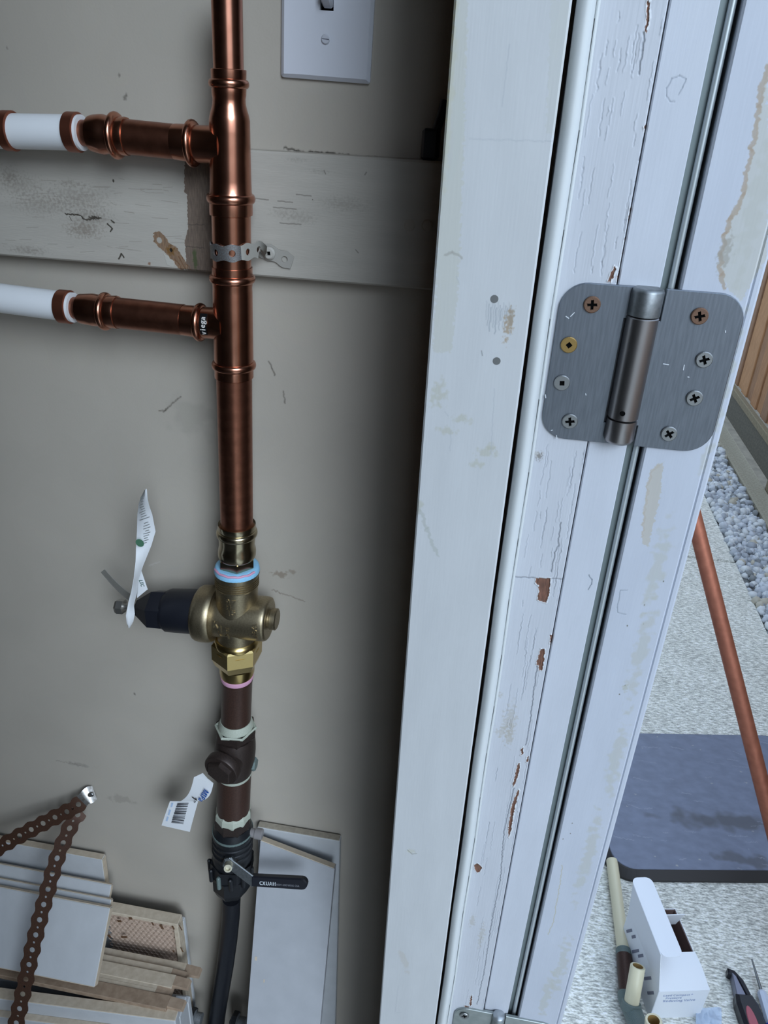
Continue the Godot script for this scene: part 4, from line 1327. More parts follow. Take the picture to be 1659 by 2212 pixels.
	var fl: Vector3 = path[-1]
	path.append(Vector3(fl.x - 0.002, 0.0, ZP))
	mb.tube(path, 0.0118, 28)
	part("tube", mb, M.black_pipe, n)
	# fittings at the foot
	for s in [[410, 2196, 436, 2204, "grey pipe union on the floor left of the supply pipe foot", 0.011], [500, 2206, 530, 2210, "grey pipe union on the floor right of the supply pipe foot", 0.012]]:
		var a := pz(s[0], s[1], ZP)
		var b := pz(s[2], s[3], ZP)
		b.y = a.y; b.z = ZP
		var u := thing("pipe_union", s[4], "fitting", "unions at the foot of the supply pipe")
		mb = MB.new()
		mb.loft([[a, s[5] * 0.8], [a + Vector3(0.002, 0, 0), s[5]], [a.lerp(b, 0.45), s[5]], [a.lerp(b, 0.5), s[5] * 0.75], [b, s[5] * 0.75]], Vector3(1, 0, 0), 24)
		part("sleeve", mb, mottle(rgb(96, 100, 104), rgb(150, 152, 152), 0.5, 0.4, 60.0, 70), u)
		mb = MB.new()
		mb.loft([[a.lerp(b, 0.1), s[5] * 1.25], [a.lerp(b, 0.42), s[5] * 1.25]], Vector3(1, 0, 0), 8, true, true, true)
		part("nut", mb, M.black_iron, u)
		mb = MB.new()
		mb.loft([[Vector3(a.x + 0.005, 0.0, a.z), 0.008], [Vector3(a.x + 0.005, a.y, a.z), 0.008]], Vector3.UP, 18)
		part("riser_stub", mb, M.black_iron, u)

# ---------------------------------------------------------------- hinges
func hinges():
	var spring := mottle(rgb(112, 118, 126), rgb(130, 136, 144), 0.42, 0.85, 6.0, 81, 0.03)
	spring.uv1_scale = Vector3(40, 3, 40)
	var barrel_m := mat(rgb(164, 160, 160), 0.36, 1.0)
	var zl := ZJ + 0.0022
	var xl := pz(1190, 780, zl).x
	var xr := pz(1578, 800, zl).x
	var yt := pz(1290, 613, zl).y
	var yb := pz(1235, 950, zl).y
	var bxx := pz(1370, 800, zl + 0.008).x
	var t := thing("spring_hinge", "brushed grey steel spring hinge with round corners joining open door and jamb", "hinge")
	leaves(t, spring, xl, xr, yt, yb, bxx, zl, 0.016, 0.0105)
	var c := func(y: float) -> Vector3: return Vector3(bxx, y, zl + 0.001)
	var ytop := pz(1400, 628, zl + 0.010).y
	var y1 := pz(1385, 688, zl + 0.010).y
	var y2 := pz(1345, 914, zl + 0.010).y
	var ybot := pz(1335, 966, zl + 0.010).y
	var r := 0.0094
	var mb := MB.new()
	mb.loft([[c.call(y2 + 0.0006), r - 0.0006], [c.call(y2 + 0.0012), r], [c.call(y1 - 0.0012), r], [c.call(y1 - 0.0006), r - 0.0006]], Vector3.UP, 40)
	var bl := part("barrel", mb, barrel_m, t, "polished steel spring barrel")
	var hole := pz(1345, 894, zl + 0.0105)
	mb = MB.new()
	mb.loft([[hole + Vector3(0, 0, -0.004), 0.0016], [hole + Vector3(0, 0, 0.0001), 0.0016]], Vector3(0, 0, 1), 14)
	part("pin_hole", mb, M.dark, bl, "small dark tension pin hole")
	mb = MB.new()
	mb.loft([[c.call(y1 + 0.0002), r], [c.call(ytop - 0.002), r], [c.call(ytop - 0.0006), r - 0.0006], [c.call(ytop), r - 0.002]], Vector3.UP, 40)
	part("end_cap", mb, M.galv, t)
	mb = MB.new()
	mb.loft([[c.call(ybot), r - 0.003], [c.call(ybot + 0.001), r - 0.001], [c.call(ybot + 0.003), r], [c.call(y2 - 0.0002), r]], Vector3.UP, 40)
	part("end_cap", mb, barrel_m, t)
	var cross := screw_mesh(0.0050, 0.0010, "cross")
	var square := screw_mesh(0.0050, 0.0010, "square")
	for s in [[1279, 658, cross, M.rust_screw, "rusted cross-head screw", 0.1], [1229, 745, square, M.brass_screw, "yellowed square-drive screw with a rust ring", 0.8], [1214, 827, square, M.zinc, "square-drive screw", 0.1], [1231, 910, cross, M.zinc, "", 0.2], [1511, 683, cross, M.rust_screw, "browned cross-head screw", 0.3], [1521, 777, cross, M.zinc, "", 0.4], [1500, 860, cross, M.zinc, "", 0.5], [1445, 937, cross, M.zinc, "", 0.7]]:
		add_screw(t, s[2], 0.0050, s[3], pz(s[0], s[1], zl + 0.0006), s[5], s[4])
	# paint flecks on the leaves
	var fl := mat(rgb(206, 210, 214), 0.6)
	for s in [[1222, 683, 1229, 688], [1232, 684, 1241, 675], [1432, 786, 1445, 788], [1478, 788, 1476, 800], [1485, 814, 1489, 815], [1265, 850, 1266, 854], [1202, 940, 1203, 948], [1178, 852, 1179, 860], [1190, 930, 1194, 929], [1567, 714, 1567, 719]]:
		var p0 := pz(s[0], s[1], zl + 0.0001)
		var p1 := pz(s[2], s[3], zl + 0.0001)
		mb = MB.new()
		mb.box(frame((p0 + p1) * 0.5, p1 - p0, Vector3(0, 0, 1)), Vector3(p0.distance_to(p1), 0.0005, 0.0003), 0.0)
		part("paint_fleck", mb, fl, t)
	# lower hinge, only its top in view
	var galv2 := mottle(rgb(150, 158, 156), rgb(172, 178, 176), 0.42, 0.75, 6.0, 82, 0.03)
	t = thing("butt_hinge", "pale galvanised butt hinge lower on the jamb, cut off by the photo's bottom edge", "hinge")
	yt = pz(1010, 2180, zl).y
	yb = yt - 0.0985
	leaves(t, galv2, xl + 0.002, xr, yt, yb, bxx - 0.002, zl, 0.014, 0.0075)
	mb = MB.new()
	var b2 := Vector3(bxx - 0.002, 0, zl + 0.001)
	mb.loft([[b2 + Vector3(0, yb, 0), 0.0064], [b2 + Vector3(0, yt - 0.001, 0), 0.0064]], Vector3.UP, 32)
	part("barrel", mb, galv2, t)
	mb = MB.new()
	mb.loft([[b2 + Vector3(0, yt - 0.001, 0), 0.0060], [b2 + Vector3(0, yt + 0.002, 0), 0.0060], [b2 + Vector3(0, yt + 0.0032, 0), 0.0045], [b2 + Vector3(0, yt + 0.0036, 0), 0.002]], Vector3.UP, 32)
	part("pin_head", mb, mat(rgb(176, 182, 186), 0.35, 0.8), t)
	add_screw(t, cross, 0.0050, M.zinc, pz(1003, 2194, zl + 0.0006), 0.3)
	for s in [[xl + 0.014, yt - 0.05], [xr - 0.014, yt - 0.02], [xr - 0.014, yt - 0.06]]:
		add_screw(t, cross, 0.0050, M.zinc, Vector3(s[0], s[1], zl + 0.0006), 0.5)
func leaves(t: Node3D, m: Material, xl: float, xr: float, yt: float, yb: float, bxx: float, zl: float, rc: float, gap: float):
	# left leaf: rounded outer corners, notched at the barrel
	var h := yt - yb
	var pl := PackedVector2Array()
	for k in 9:
		var a := PI / 2 + PI / 2 * k / 8.0
		pl.append(Vector2(xl + rc + cos(a) * rc, yt - rc + sin(a) * rc))
	for k in 9:
		var a := PI + PI / 2 * k / 8.0
		pl.append(Vector2(xl + rc + cos(a) * rc, yb + rc + sin(a) * rc))
	for q in [[bxx - 0.004, yb], [bxx - 0.004, yb + h * 0.14], [bxx - gap, yb + h * 0.14], [bxx - gap, yt - h * 0.19], [bxx - 0.004, yt - h * 0.19], [bxx - 0.004, yt]]: pl.append(Vector2(q[0], q[1]))
	var mb := MB.new()
	mb.prism(pl, Transform3D(), zl - 0.003, zl, 0.0005)
	part("leaf", mb, m, t)
	pl = PackedVector2Array()
	for k in 9:
		var a := PI / 2 * (1.0 - k / 8.0)
		pl.append(Vector2(xr - rc + cos(a) * rc, yt - rc + sin(a) * rc))
	for k in 9:
		var a := -PI / 2 * k / 8.0
		pl.append(Vector2(xr - rc + cos(a) * rc, yb + rc + sin(a) * rc))
	for q in [[bxx + gap, yb], [bxx + gap, yb + h * 0.14], [bxx + 0.004, yb + h * 0.14], [bxx + 0.004, yt - h * 0.19], [bxx + gap, yt - h * 0.19], [bxx + gap, yt]]: pl.append(Vector2(q[0], q[1]))
	mb = MB.new()
	mb.prism(pl, Transform3D(), zl - 0.003, zl, 0.0005)
	part("leaf", mb, m, t)

# ---------------------------------------------------------------- hive parts stacked on the left
func left_stack():
	var wood: Material = M.bare_wood
	# open white box standing against the wall
	var t := thing("hive_box", "white painted wooden box in the lower left corner, frames stacked on it", "box")
	t.position = Vector3(-0.318, 0.0, 0.128)
	t.rotation.y = deg_to_rad(4.0)
	for s in [["side", Vector3(-0.46, 0.292, -0.014), Vector3(0.0, 0.319, 0.0)], ["lower_front", Vector3(-0.46, 0.0, -0.008), Vector3(0.004, 0.2915, 0.008)], ["side", Vector3(-0.016, 0.0, -0.044), Vector3(0.0, 0.300, -0.0145)], ["side", Vector3(-0.46, 0.0, -0.056), Vector3(0.0, 0.28, -0.045)], ["side", Vector3(-0.46, 0.0, -0.044), Vector3(-0.445, 0.300, -0.0145)], ["floor_board", Vector3(-0.444, 0.14, -0.044), Vector3(-0.017, 0.15, -0.0145)]]:
		var mb := MB.new()
		mb.bx(s[1], s[2], 0.0015)
		part(s[0], mb, M.white_board, t)
	for s in [[Vector3(-0.46, 0.319, -0.014), Vector3(0.0, 0.3205, 0.0)], [Vector3(-0.46, 0.2915, -0.0005), Vector3(0.004, 0.293, 0.008)]]:
		var mb := MB.new()
		mb.bx(s[0], s[1], 0.0005)
		part("bare_edge", mb, wood, t, "unpainted wooden top edge")
	# frame bars lying on the box
	var lab := ["uppermost", "second", "third", "fourth", "fifth", "lowest"]
	var ends := [[394, 2108, 0.070], [363, 2118, 0.082], [370, 2134, 0.092], [333, 2148, 0.104], [326, 2164, 0.114], [358, 2180, 0.120]]
	for k in 6:
		var e := pz(ends[k][0], ends[k][1], ends[k][2])
		var b := thing("frame_bar", "bare wooden frame bar on the white box, %s of the pile" % lab[k], "wooden bar", "wooden frame bars piled on the hive box")
		var mb := MB.new()
		mb.bx(Vector3(-0.74, e.y - 0.0085, ends[k][2] - 0.018), Vector3(e.x, e.y, ends[k][2]), 0.0006)
		part("bar", mb, wood if k < 5 else mottle(rgb(140, 118, 98), rgb(168, 146, 124), 0.75, 0.0, 8.0, 91), b)
		mb = MB.new()
		mb.prism(PackedVector2Array([Vector2(0, 0.0), Vector2(0.020, -0.002), Vector2(0.022, -0.0065), Vector2(0, -0.0085)]), Transform3D(Basis(), Vector3(e.x, e.y, 0)), ends[k][2] - 0.017, ends[k][2] - 0.004, 0.0)
		part("tapered_lug", mb, mottle(rgb(150, 128, 108), rgb(176, 154, 132), 0.75, 0.0, 8.0, 92), b)
	# frame with comb foundation leaning upright against the wall
	t = thing("comb_frame", "wooden hive frame with tan honeycomb foundation leaning behind the white boards", "hive frame")
	var zf := 0.0345
	var tr := pz(386, 1992, zf)
	var mb := MB.new()
	mb.bx(Vector3(-0.455, tr.y - 0.006, zf - 0.012), Vector3(tr.x, tr.y, zf + 0.004), 0.0008)
	part("top_rail", mb, wood, t)
	mb = MB.new()
	mb.bx(Vector3(tr.x - 0.007, 0.0, zf - 0.012), Vector3(tr.x, tr.y - 0.0062, zf + 0.004), 0.0008)
	part("end_stile", mb, wood, t)
	mb = MB.new()
	mb.bx(Vector3(-0.455, 0.16, zf - 0.006), Vector3(tr.x - 0.0072, tr.y - 0.0062, zf - 0.003), 0.0)
	var px := 0.0078
	for i in 13:
		for j in 28:
			var c := Vector3(tr.x - 0.0125 - i * px - (px * 0.5 if j % 2 == 1 else 0.0), tr.y - 0.0115 - j * px * 0.866, zf - 0.003)
			mb.loft([[c, 0.0045], [c + Vector3(0, 0, 0.0013), 0.0043], [c + Vector3(0, 0, 0.0013), 0.0038], [c + Vector3(0, 0, 0.0004), 0.0034]], Vector3(0, 0, 1), 6, false, false, true, PI / 6)
	part("comb_foundation", mb, M.comb, t, "tan moulded honeycomb sheet")
	var wax := mat(rgb(96, 68, 46), 0.6)
	for s in [[258, 1990, 14, 9], [282, 1984, 12, 10], [330, 1996, 6, 14], [349, 2002, 9, 20], [374, 2004, 6, 16], [268, 2024, 22, 8], [236, 2022, 10, 14], [390, 2004, 4, 24], [393, 2052, 4, 22], [375, 2055, 5, 9]]:
		var c := pz(s[0], s[1], zf + 0.0045)
		mb = MB.new()
		mb.box(Transform3D(Basis(Vector3(0, 0, 1), 0.3), c), Vector3(s[2] * 0.00045, s[3] * 0.00045, 0.001), 0.0004)
		part("wax_smear", mb, wax, t, "dark brown wax smear")
	# white tray board behind the comb frame
	t = thing("hive_board", "white board standing behind the honeycomb frame, its edges showing round it", "board", "white hive boards")
	tr = pz(399, 1984, 0.017)
	mb = MB.new()
	mb.bx(Vector3(-0.453, 0.0, 0.0145), Vector3(tr.x, tr.y, 0.020), 0.0008)
	part("panel", mb, M.white_board, t)
	mb = MB.new()
	mb.bx(Vector3(tr.x - 0.006, 0.0, 0.0202), Vector3(tr.x, tr.y, 0.0218), 0.0005)
	part("rim", mb, M.white_board, t)
	mb = MB.new()
	mb.bx(Vector3(-0.453, tr.y - 0.006, 0.0202), Vector3(tr.x - 0.0062, tr.y, 0.0218), 0.0005)
	part("rim", mb, M.white_board, t)
	# leaning white boards, from the wall forward
	var rows := [
		[[220, 1858], 0.016, 0.012, 86.0, 0.29, 0.010, "rearmost and tallest white board of the leaning stack on the left"],
		[[240, 1912], 0.030, 0.008, 52.0, 0.105, 0.006, "second white board of the leaning stack on the left"],
		[[240, 1944], 0.046, 0.006, 50.0, 0.10, 0.006, "third white board of the leaning stack on the left, showing as a thin strip"],
		[[237, 1962], 0.060, 0.008, 50.0, 0.097, 0.009, "foremost white board of the leaning stack on the left, under the hanging strap"],
	]
	for s in rows:
		var e := pz(s[0][0], s[0][1], s[1])
		t = thing("hive_board", s[6], "board", "white hive boards")
		var a := deg_to_rad(s[3])
		var down := Vector3(0, -sin(a), cos(a))
		var out := Vector3(0, cos(a), sin(a))
		var mid: Vector3 = Vector3(e.x - 0.16, e.y, s[1]) + down * s[4] * 0.5 - out * s[5] * 0.5
		var xf := Transform3D(Basis(Vector3(1, 0, 0), -down, out), mid)
		mb = MB.new()
		mb.box(xf, Vector3(0.32, s[4], s[5]), 0.0006)
		part("panel", mb, M.white_board, t)
		for q in [[Vector3(0, s[4] * 0.5 + 0.0004, 0), Vector3(0.319, 0.0008, s[5] - 0.001)], [Vector3(0, -s[4] * 0.5 - 0.0004, 0), Vector3(0.319, 0.0008, s[5] - 0.001)], [Vector3(0.1604, 0, 0), Vector3(0.0008, s[4] - 0.001, s[5] - 0.0014)]]:
			mb = MB.new()
			mb.box(Transform3D(xf.basis, xf * q[0]), q[1], 0.0)
			part("bare_edge", mb, wood, t)

func leaning_boards():
	# two boards propped in the corner right of the supply pipe
	var t := thing("plank", "white plank leaning on the wall right of the ball valve, its top cut slanting", "plank")
	var tl := pz(562, 1817, 0.032)
	var trr := pz(725, 1868, 0.032)
	var down := Vector3(0, -0.947, 0.322).normalized()
	var out := Vector3(0, 0.322, 0.947).normalized()
	var ln := tl.y / 0.947
	var xf := Transform3D(Basis(Vector3(1, 0, 0), -down, out), Vector3(0, tl.y, 0.032))
	var dr := (tl.y - trr.y) / 0.947
	var mb := MB.new()
	mb.prism(PackedVector2Array([Vector2(tl.x, 0), Vector2(tl.x, -ln), Vector2(trr.x, -ln), Vector2(trr.x, -dr)]), xf, -0.011, 0.0, 0.0008)
	part("board", mb, M.plank_white, t)
	for s in [[tl.x + 0.006, -0.165, 0.003, 0.0055], [tl.x + 0.019, -0.195, 0.0016, 0.0045]]:
		var b := MB.new()
		b.box(Transform3D(xf.basis, xf * Vector3(s[0], s[1], 0.0001)), Vector3(s[2], s[3], 0.0003), 0.0)
		part("paint_chip", b, M.bare_wood, t, "small chip of bare wood")
	mb = MB.new()
	mb.prism(PackedVector2Array([Vector2(tl.x + 0.001, -0.0005), Vector2(trr.x - 0.001, -dr - 0.0005), Vector2(trr.x - 0.001, -dr + 0.0008), Vector2(tl.x + 0.001, 0.0008)]), xf, -0.010, -0.001, 0.0)
	part("bare_edge", mb, M.bare_wood, t, "unpainted wooden top edge")
	t = thing("plank", "white plank standing behind the slanting one, only its square top corner showing", "plank")
	tl = pz(556, 1801, 0.012)
	trr = pz(734, 1818, 0.012)
	mb = MB.new()
	mb.bx(Vector3(tl.x, 0, 0.002), Vector3(trr.x, trr.y, 0.012), 0.0008)
	part("board", mb, M.white_board, t)
	mb = MB.new()
	mb.bx(Vector3(tl.x + 0.001, trr.y, 0.003), Vector3(trr.x - 0.001, trr.y + 0.0012, 0.011), 0.0)
	part("bare_edge", mb, mottle(rgb(150, 142, 128), rgb(176, 166, 150), 0.8, 0.0, 12.0, 93), t)

# ---------------------------------------------------------------- perforated straps
func along(path: Array, s: float) -> Array:
	var i := 0
	while i < path.size() - 2 and s > path[i].distance_to(path[i + 1]):
		s -= path[i].distance_to(path[i + 1])
		i += 1
	var l: float = path[i].distance_to(path[i + 1])
	return [path[i].lerp(path[i + 1], s / l), (path[i + 1] - path[i]).normalized(), i, s / l]
func smooth(path: Array, n := 60) -> Array:
	var c := Curve3D.new()
	for i in path.size():
		var d: Vector3 = (path[min(i + 1, path.size() - 1)] - path[max(i - 1, 0)]) / 6.0
		c.add_point(path[i], -d, d)
	var out := []
	var L := c.get_baked_length()
	for k in n + 1: out.append(c.sample_baked(L * k / n, true))
	return out
# a strip with a scalloped edge and round holes, laid along a path; norm(s) points out of it
func strap_mesh(path: Array, norm: Callable, from_cell: int, to_cell: int, pitch: float, hw: float, rb: float, rs: float, thick := 0.0011) -> MB:
	var mb := MB.new()
	var cells := []
	for k in range(from_cell, to_cell):
		if rs > 0.0:
			cells.append([(k + 0.32) * pitch, pitch * 0.32, rb]); cells.append([(k + 0.82) * pitch, pitch * 0.18, rs])
		else:
			cells.append([(k + 0.5) * pitch, pitch * 0.5, rb])
	var off := 0.32 if rs > 0.0 else 0.5
	var half := func(s: float) -> float: return hw * (0.88 + 0.12 * cos(TAU * (s / pitch - off)))
	var put := func(s: float, w: float, side: float) -> Array:
		var a := along(path, s)
		var n: Vector3 = norm.call(s, a[1])
		n = (n - a[1] * n.dot(a[1])).normalized()
		var ac: Vector3 = a[1].cross(n).normalized()
		return [a[0] + ac * w + n * thick * 0.5 * side, n * side]
	for c in cells:
		var ang := []
		for k in 20: ang.append(TAU * k / 20.0)
		for sg in [1.0, -1.0]:
			var hh: float = half.call(c[0] + sg * c[1])
			ang.append(fposmod(atan2(hh, sg * c[1]), TAU)); ang.append(fposmod(atan2(-hh, sg * c[1]), TAU))
		ang.sort()
		var outer := []
		for a in ang:
			var lo := 0.0
			var hi := 0.05
			for it in 22:
				var m := (lo + hi) * 0.5
				var sx: float = cos(a) * m
				if abs(sx) <= c[1] + 1e-7 and abs(sin(a) * m) <= half.call(c[0] + sx) + 1e-7: lo = m
				else: hi = m
			outer.append(Vector2(cos(a), sin(a)) * lo)
		for k in ang.size():
			var j := (k + 1) % ang.size()
			var i0: Vector2 = Vector2(cos(ang[k]), sin(ang[k])) * c[2]
			var i1: Vector2 = Vector2(cos(ang[j]), sin(ang[j])) * c[2]
			for side in [1.0, -1.0]:
				var a = put.call(c[0] + i0.x, i0.y, side)
				var b = put.call(c[0] + i1.x, i1.y, side)
				var d = put.call(c[0] + outer[j].x, outer[j].y, side)
				var e = put.call(c[0] + outer[k].x, outer[k].y, side)
				mb.quad_s(a[0], b[0], d[0], e[0], a[1], b[1], d[1], e[1])
			var a2 = put.call(c[0] + i0.x, i0.y, 1.0)
			var b2 = put.call(c[0] + i1.x, i1.y, 1.0)
			var c2 = put.call(c[0] + i1.x, i1.y, -1.0)
			var d2 = put.call(c[0] + i0.x, i0.y, -1.0)
			var ctr = put.call(c[0], 0.0, 0.0)
			mb.quad(a2[0], b2[0], c2[0], d2[0], (ctr[0] - (a2[0] + b2[0]) * 0.5).normalized())
			a2 = put.call(c[0] + outer[k].x, outer[k].y, 1.0)
			b2 = put.call(c[0] + outer[j].x, outer[j].y, 1.0)
			c2 = put.call(c[0] + outer[j].x, outer[j].y, -1.0)
			d2 = put.call(c[0] + outer[k].x, outer[k].y, -1.0)
			mb.quad(a2[0], b2[0], c2[0], d2[0], ((a2[0] + b2[0]) * 0.5 - ctr[0]).normalized())
	return mb
func straps():
	# strap holding the riser to the ledger board
	var pr: float = rg(890, 75)[1] + 0.0012
	var y0 := pz(505, 552, ZP + pr).y
	var ax := axis_x(y0)
	var path := []
	for k in 17:
		var a := deg_to_rad(-100.0 + 160.0 * k / 16.0)
		path.append(Vector3(ax + sin(a) * pr, y0 + 0.0004 * k / 4.0, ZP + cos(a) * pr))
	var s1 := pz(583, 546, 0.0205)
	path.append(Vector3(path[-1].x + 0.006, y0 + 0.0015, 0.036))
	path.append(Vector3(s1.x - 0.008, s1.y + 0.001, 0.0225))
	path.append(s1)
	var s2 := pz(632, 568, 0.0205)
	path.append(s2); path.append(s2 + (s2 - s1).normalized() * 0.02)
	var t := thing("pipe_strap", "perforated metal strap holding the copper riser to the ledger board", "strap")
	var nf := func(s: float, d: Vector3) -> Vector3:
		var p = along(path, s)[0]
		var o := Vector3(p.x - ax, 0, p.z - ZP)
		return o.normalized().lerp(Vector3(0.1, 0, 1), smoothstep(pr * 2.2, pr * 4.0, s)).normalized()
	var L := 0.0
	for i in path.size() - 2: L += path[i].distance_to(path[i + 1])
	path = smooth(path, 110)
	var pitch := 0.0139
	var n := int(L / pitch) + 1
	part("band", strap_mesh(path, nf, 0, 3, pitch, 0.0068, 0.0026, 0.0), mottle(rgb(112, 96, 92), rgb(146, 158, 160), 0.45, 0.7, 60.0, 95, 0.03), t, "tarnished band with blue-green corrosion")
	part("tail", strap_mesh(path, nf, 3, n, pitch, 0.0068, 0.0026, 0.0), mat(rgb(160, 156, 148), 0.55), t, "strap end painted over in beige")
	add_screw(t, screw_mesh(0.0052, 0.0026, "square"), 0.0052, mat(rgb(176, 172, 164), 0.5), s1 + Vector3(0, 0, 0.0016), 0.1, "painted square-drive screw")
	# rusty hanging strap, folded at a wall screw
	t = thing("hanger_strap", "rusty brown perforated hanger strap folded at a bright end and hanging down", "strap")
	var top := [pz(204, 1712, 0.004), pz(186, 1722, 0.012), pz(160, 1745, 0.022), pz(118, 1766, 0.030), pz(60, 1796, 0.042), pz(0, 1830, 0.055), pz(-60, 1870, 0.07)]
	var p1 := smooth(top, 80)
	var front := func(s: float, d: Vector3) -> Vector3: return Vector3(0.1, 0.45, 1).normalized()
	var l1 := 0.0
	for i in p1.size() - 1: l1 += p1[i].distance_to(p1[i + 1])
	var pt := 0.0186
	part("bright_end", strap_mesh(p1, front, 0, 1, pt, 0.0115, 0.0030, 0.0014), mottle(rgb(120, 116, 108), rgb(186, 186, 186), 0.3, 0.9, 40.0, 96), t, "worn bright metal end")
	part("run", strap_mesh(p1, front, 1, int(l1 / pt), pt, 0.0112, 0.0036, 0.0015), M.rusty_strap, t)
	var low := [pz(176, 1752, 0.016), pz(160, 1770, 0.026), pz(142, 1808, 0.045), pz(122, 1858, 0.068), pz(104, 1920, 0.092), pz(86, 1985, 0.115), pz(70, 2050, 0.136), pz(55, 2120, 0.157), pz(42, 2180, 0.175), pz(28, 2240, 0.192), pz(14, 2300, 0.21)]
	var p2 := smooth(low, 120)
	var l2 := 0.0
	for i in p2.size() - 1: l2 += p2[i].distance_to(p2[i + 1])
	part("run", strap_mesh(p2, front, 0, int(l2 / pt), pt, 0.0112, 0.0034, 0.0015), M.rusty_strap, t)
	var sm := part("screw", screw_mesh(0.0034, 0.0016, "cross"), M.zinc, t)
	sm.position = pz(198, 1716, 0.0085)

# ---------------------------------------------------------------- paper tags
func panel_rows(a: Vector3, b: Vector3, c: Vector3, d: Vector3, bow := Vector3.ZERO, n := 8) -> Array:
	var rows := []
	for i in n + 1:
		var v := float(i) / n
		var row := []
		for j in 5:
			var u := j / 4.0
			row.append(a.lerp(b, u).lerp(d.lerp(c, u), v) + bow * sin(PI * v))
		rows.append(row)
	return rows
func tags():
	# long printed tag twisted round the adjusting bolt
	var t := thing("instruction_tag", "twisted white printed paper tag hanging at the regulator's adjusting bolt", "tag")
	var ed := [[314, 1056, 317, 1056], [304, 1075, 319, 1078], [300, 1088, 322, 1092], [297, 1112, 329, 1112], [296, 1147, 336, 1148], [294, 1180, 327, 1178], [293, 1214, 309, 1222], [289, 1250, 299, 1252], [284, 1276, 296, 1280], [277, 1302, 289, 1306], [272, 1330, 291, 1326], [274, 1347, 288, 1342], [279, 1354, 281, 1355]]
	var rows := []
	for i in ed.size():
		var e = ed[i]
		var zl := 0.078 - 0.010 * sin(i * 0.5)
		var zr := 0.074 + 0.008 * cos(i * 0.6)
		var a := pz(e[0], e[1], zl)
		var b := pz(e[2], e[3], zr)
		var row := []
		for j in 5: row.append(a.lerp(b, j / 4.0) + Vector3(0, 0, 0.002 * sin(PI * j / 4.0)))
		rows.append(row)
	var mb := MB.new()
	mb.sheet(rows, 0.0003)
	var pap := part("strip", mb, M.paper, t)
	mb = MB.new()
	mb.sheet(panel_rows(pz(301, 1228, 0.066), pz(304, 1229, 0.066), pz(319, 1273, 0.066), pz(296, 1292, 0.066)), 0.0003)
	part("fold", mb, M.paper, t)
	lettering("LIC", frame(pz(306, 1260, 0.0665), Vector3(0.2, -1, 0), Vector3(0, 0, 1)), 0.004, mat(rgb(70, 104, 96), 0.6), t, 0.0001)
	# print: fine lines of text and a round green mark
	mb = MB.new()
	for k in 19:
		var y := 1070.0 + k * 5.6
		if k > 9: y += 3.0
		var i := 0
		while i < ed.size() - 2 and ed[i + 1][1] < y: i += 1
		var v: float = (y - ed[i][1]) / (ed[i + 1][1] - ed[i][1])
		var l: Vector3 = rows[i][0].lerp(rows[i + 1][0], v)
		var r2: Vector3 = rows[i][4].lerp(rows[i + 1][4], v)
		var a := l.lerp(r2, 0.40 if k > 9 else 0.25)
		var b := l.lerp(r2, 0.85) + Vector3(0, 0.003, 0)
		var w := (b - a).length() * (0.75 + 0.25 * sin(k * 2.3))
		if w < 0.002: continue
		mb.box(frame((a + b) * 0.5 + Vector3(0, 0, 0.0026), b - a, Vector3(0, 0, 1)), Vector3(w, 0.0006, 0.0001), 0.0)
	part("print", mb, mat(rgb(120, 122, 120), 0.6), t, "rows of fine grey print")
	mb = MB.new()
	mb.loft([[pz(302, 1173, 0.0775), 0.0042], [pz(302, 1173, 0.0778), 0.0042]], Vector3(0, 0, 1), 24)
	part("round_mark", mb, mat(rgb(74, 118, 92), 0.6), t, "round green printed mark")
	# clear tie
	mb = MB.new()
	mb.sheet(panel_rows(pz(218, 1236, 0.050), pz(226, 1230, 0.056), pz(292, 1290, 0.074), pz(282, 1300, 0.066), Vector3(0, -0.003, 0.0)), 0.0004)
	var clear := mat(Color(0.62, 0.62, 0.60, 0.55), 0.25)
	clear.transparency = BaseMaterial3D.TRANSPARENCY_ALPHA
	solid("plastic_tie", mb, clear, "clear plastic tie strip sticking out beside the regulator's bolt", "tie")
	# bar code tag on the check valve
	t = thing("barcode_tag", "white paper tag with a bar code hanging from the check valve", "tag")
	var z0 := 0.066
	var z1 := 0.060
	var ua := pz(419, 1679, z0 - 0.004)
	var ub := pz(461, 1692, z0)
	var uc := pz(434, 1730, z1 + 0.004)
	var ud := pz(388, 1732, z1)
	mb = MB.new()
	mb.sheet(panel_rows(ua, ub, uc, ud, Vector3(0.004, -0.001, 0.004)), 0.0003)
	part("upper_fold", mb, M.paper, t)
	mb = MB.new()
	mb.sheet(panel_rows(pz(438, 1670, z0 - 0.006), pz(450, 1683, z0 - 0.002), ub, ua), 0.0003)
	part("top_fold", mb, M.paper, t)
	var la := pz(367, 1731, z1 - 0.004)
	var lb := pz(428, 1731, z1 - 0.001)
	var lc := pz(410, 1797, z1 - 0.001)
	var ld := pz(349, 1783, z1 - 0.003)
	mb = MB.new()
	mb.sheet(panel_rows(la, lb, lc, ld, Vector3(0, 0, 0.001)), 0.0003)
	part("lower_panel", mb, M.paper, t)
	var on := func(u: float, v: float) -> Vector3: return la.lerp(lb, u).lerp(ld.lerp(lc, u), v) + Vector3(0, 0, 0.001 * sin(PI * v) + 0.0004)
	mb = MB.new()
	var v := 0.05
	var k := 0
	while v < 0.80:
		var th: float = [0.012, 0.026, 0.014, 0.034, 0.012, 0.02][k % 6]
		var a: Vector3 = on.call(0.30, v)
		var b: Vector3 = on.call(0.86, v)
		var w: float = th * la.distance_to(ld)
		mb.box(frame((a + b) * 0.5, b - a, Vector3(0, 0, 1)), Vector3(a.distance_to(b), w, 0.0001), 0.0)
		v += th + [0.022, 0.014, 0.03, 0.016][k % 4]
		k += 1
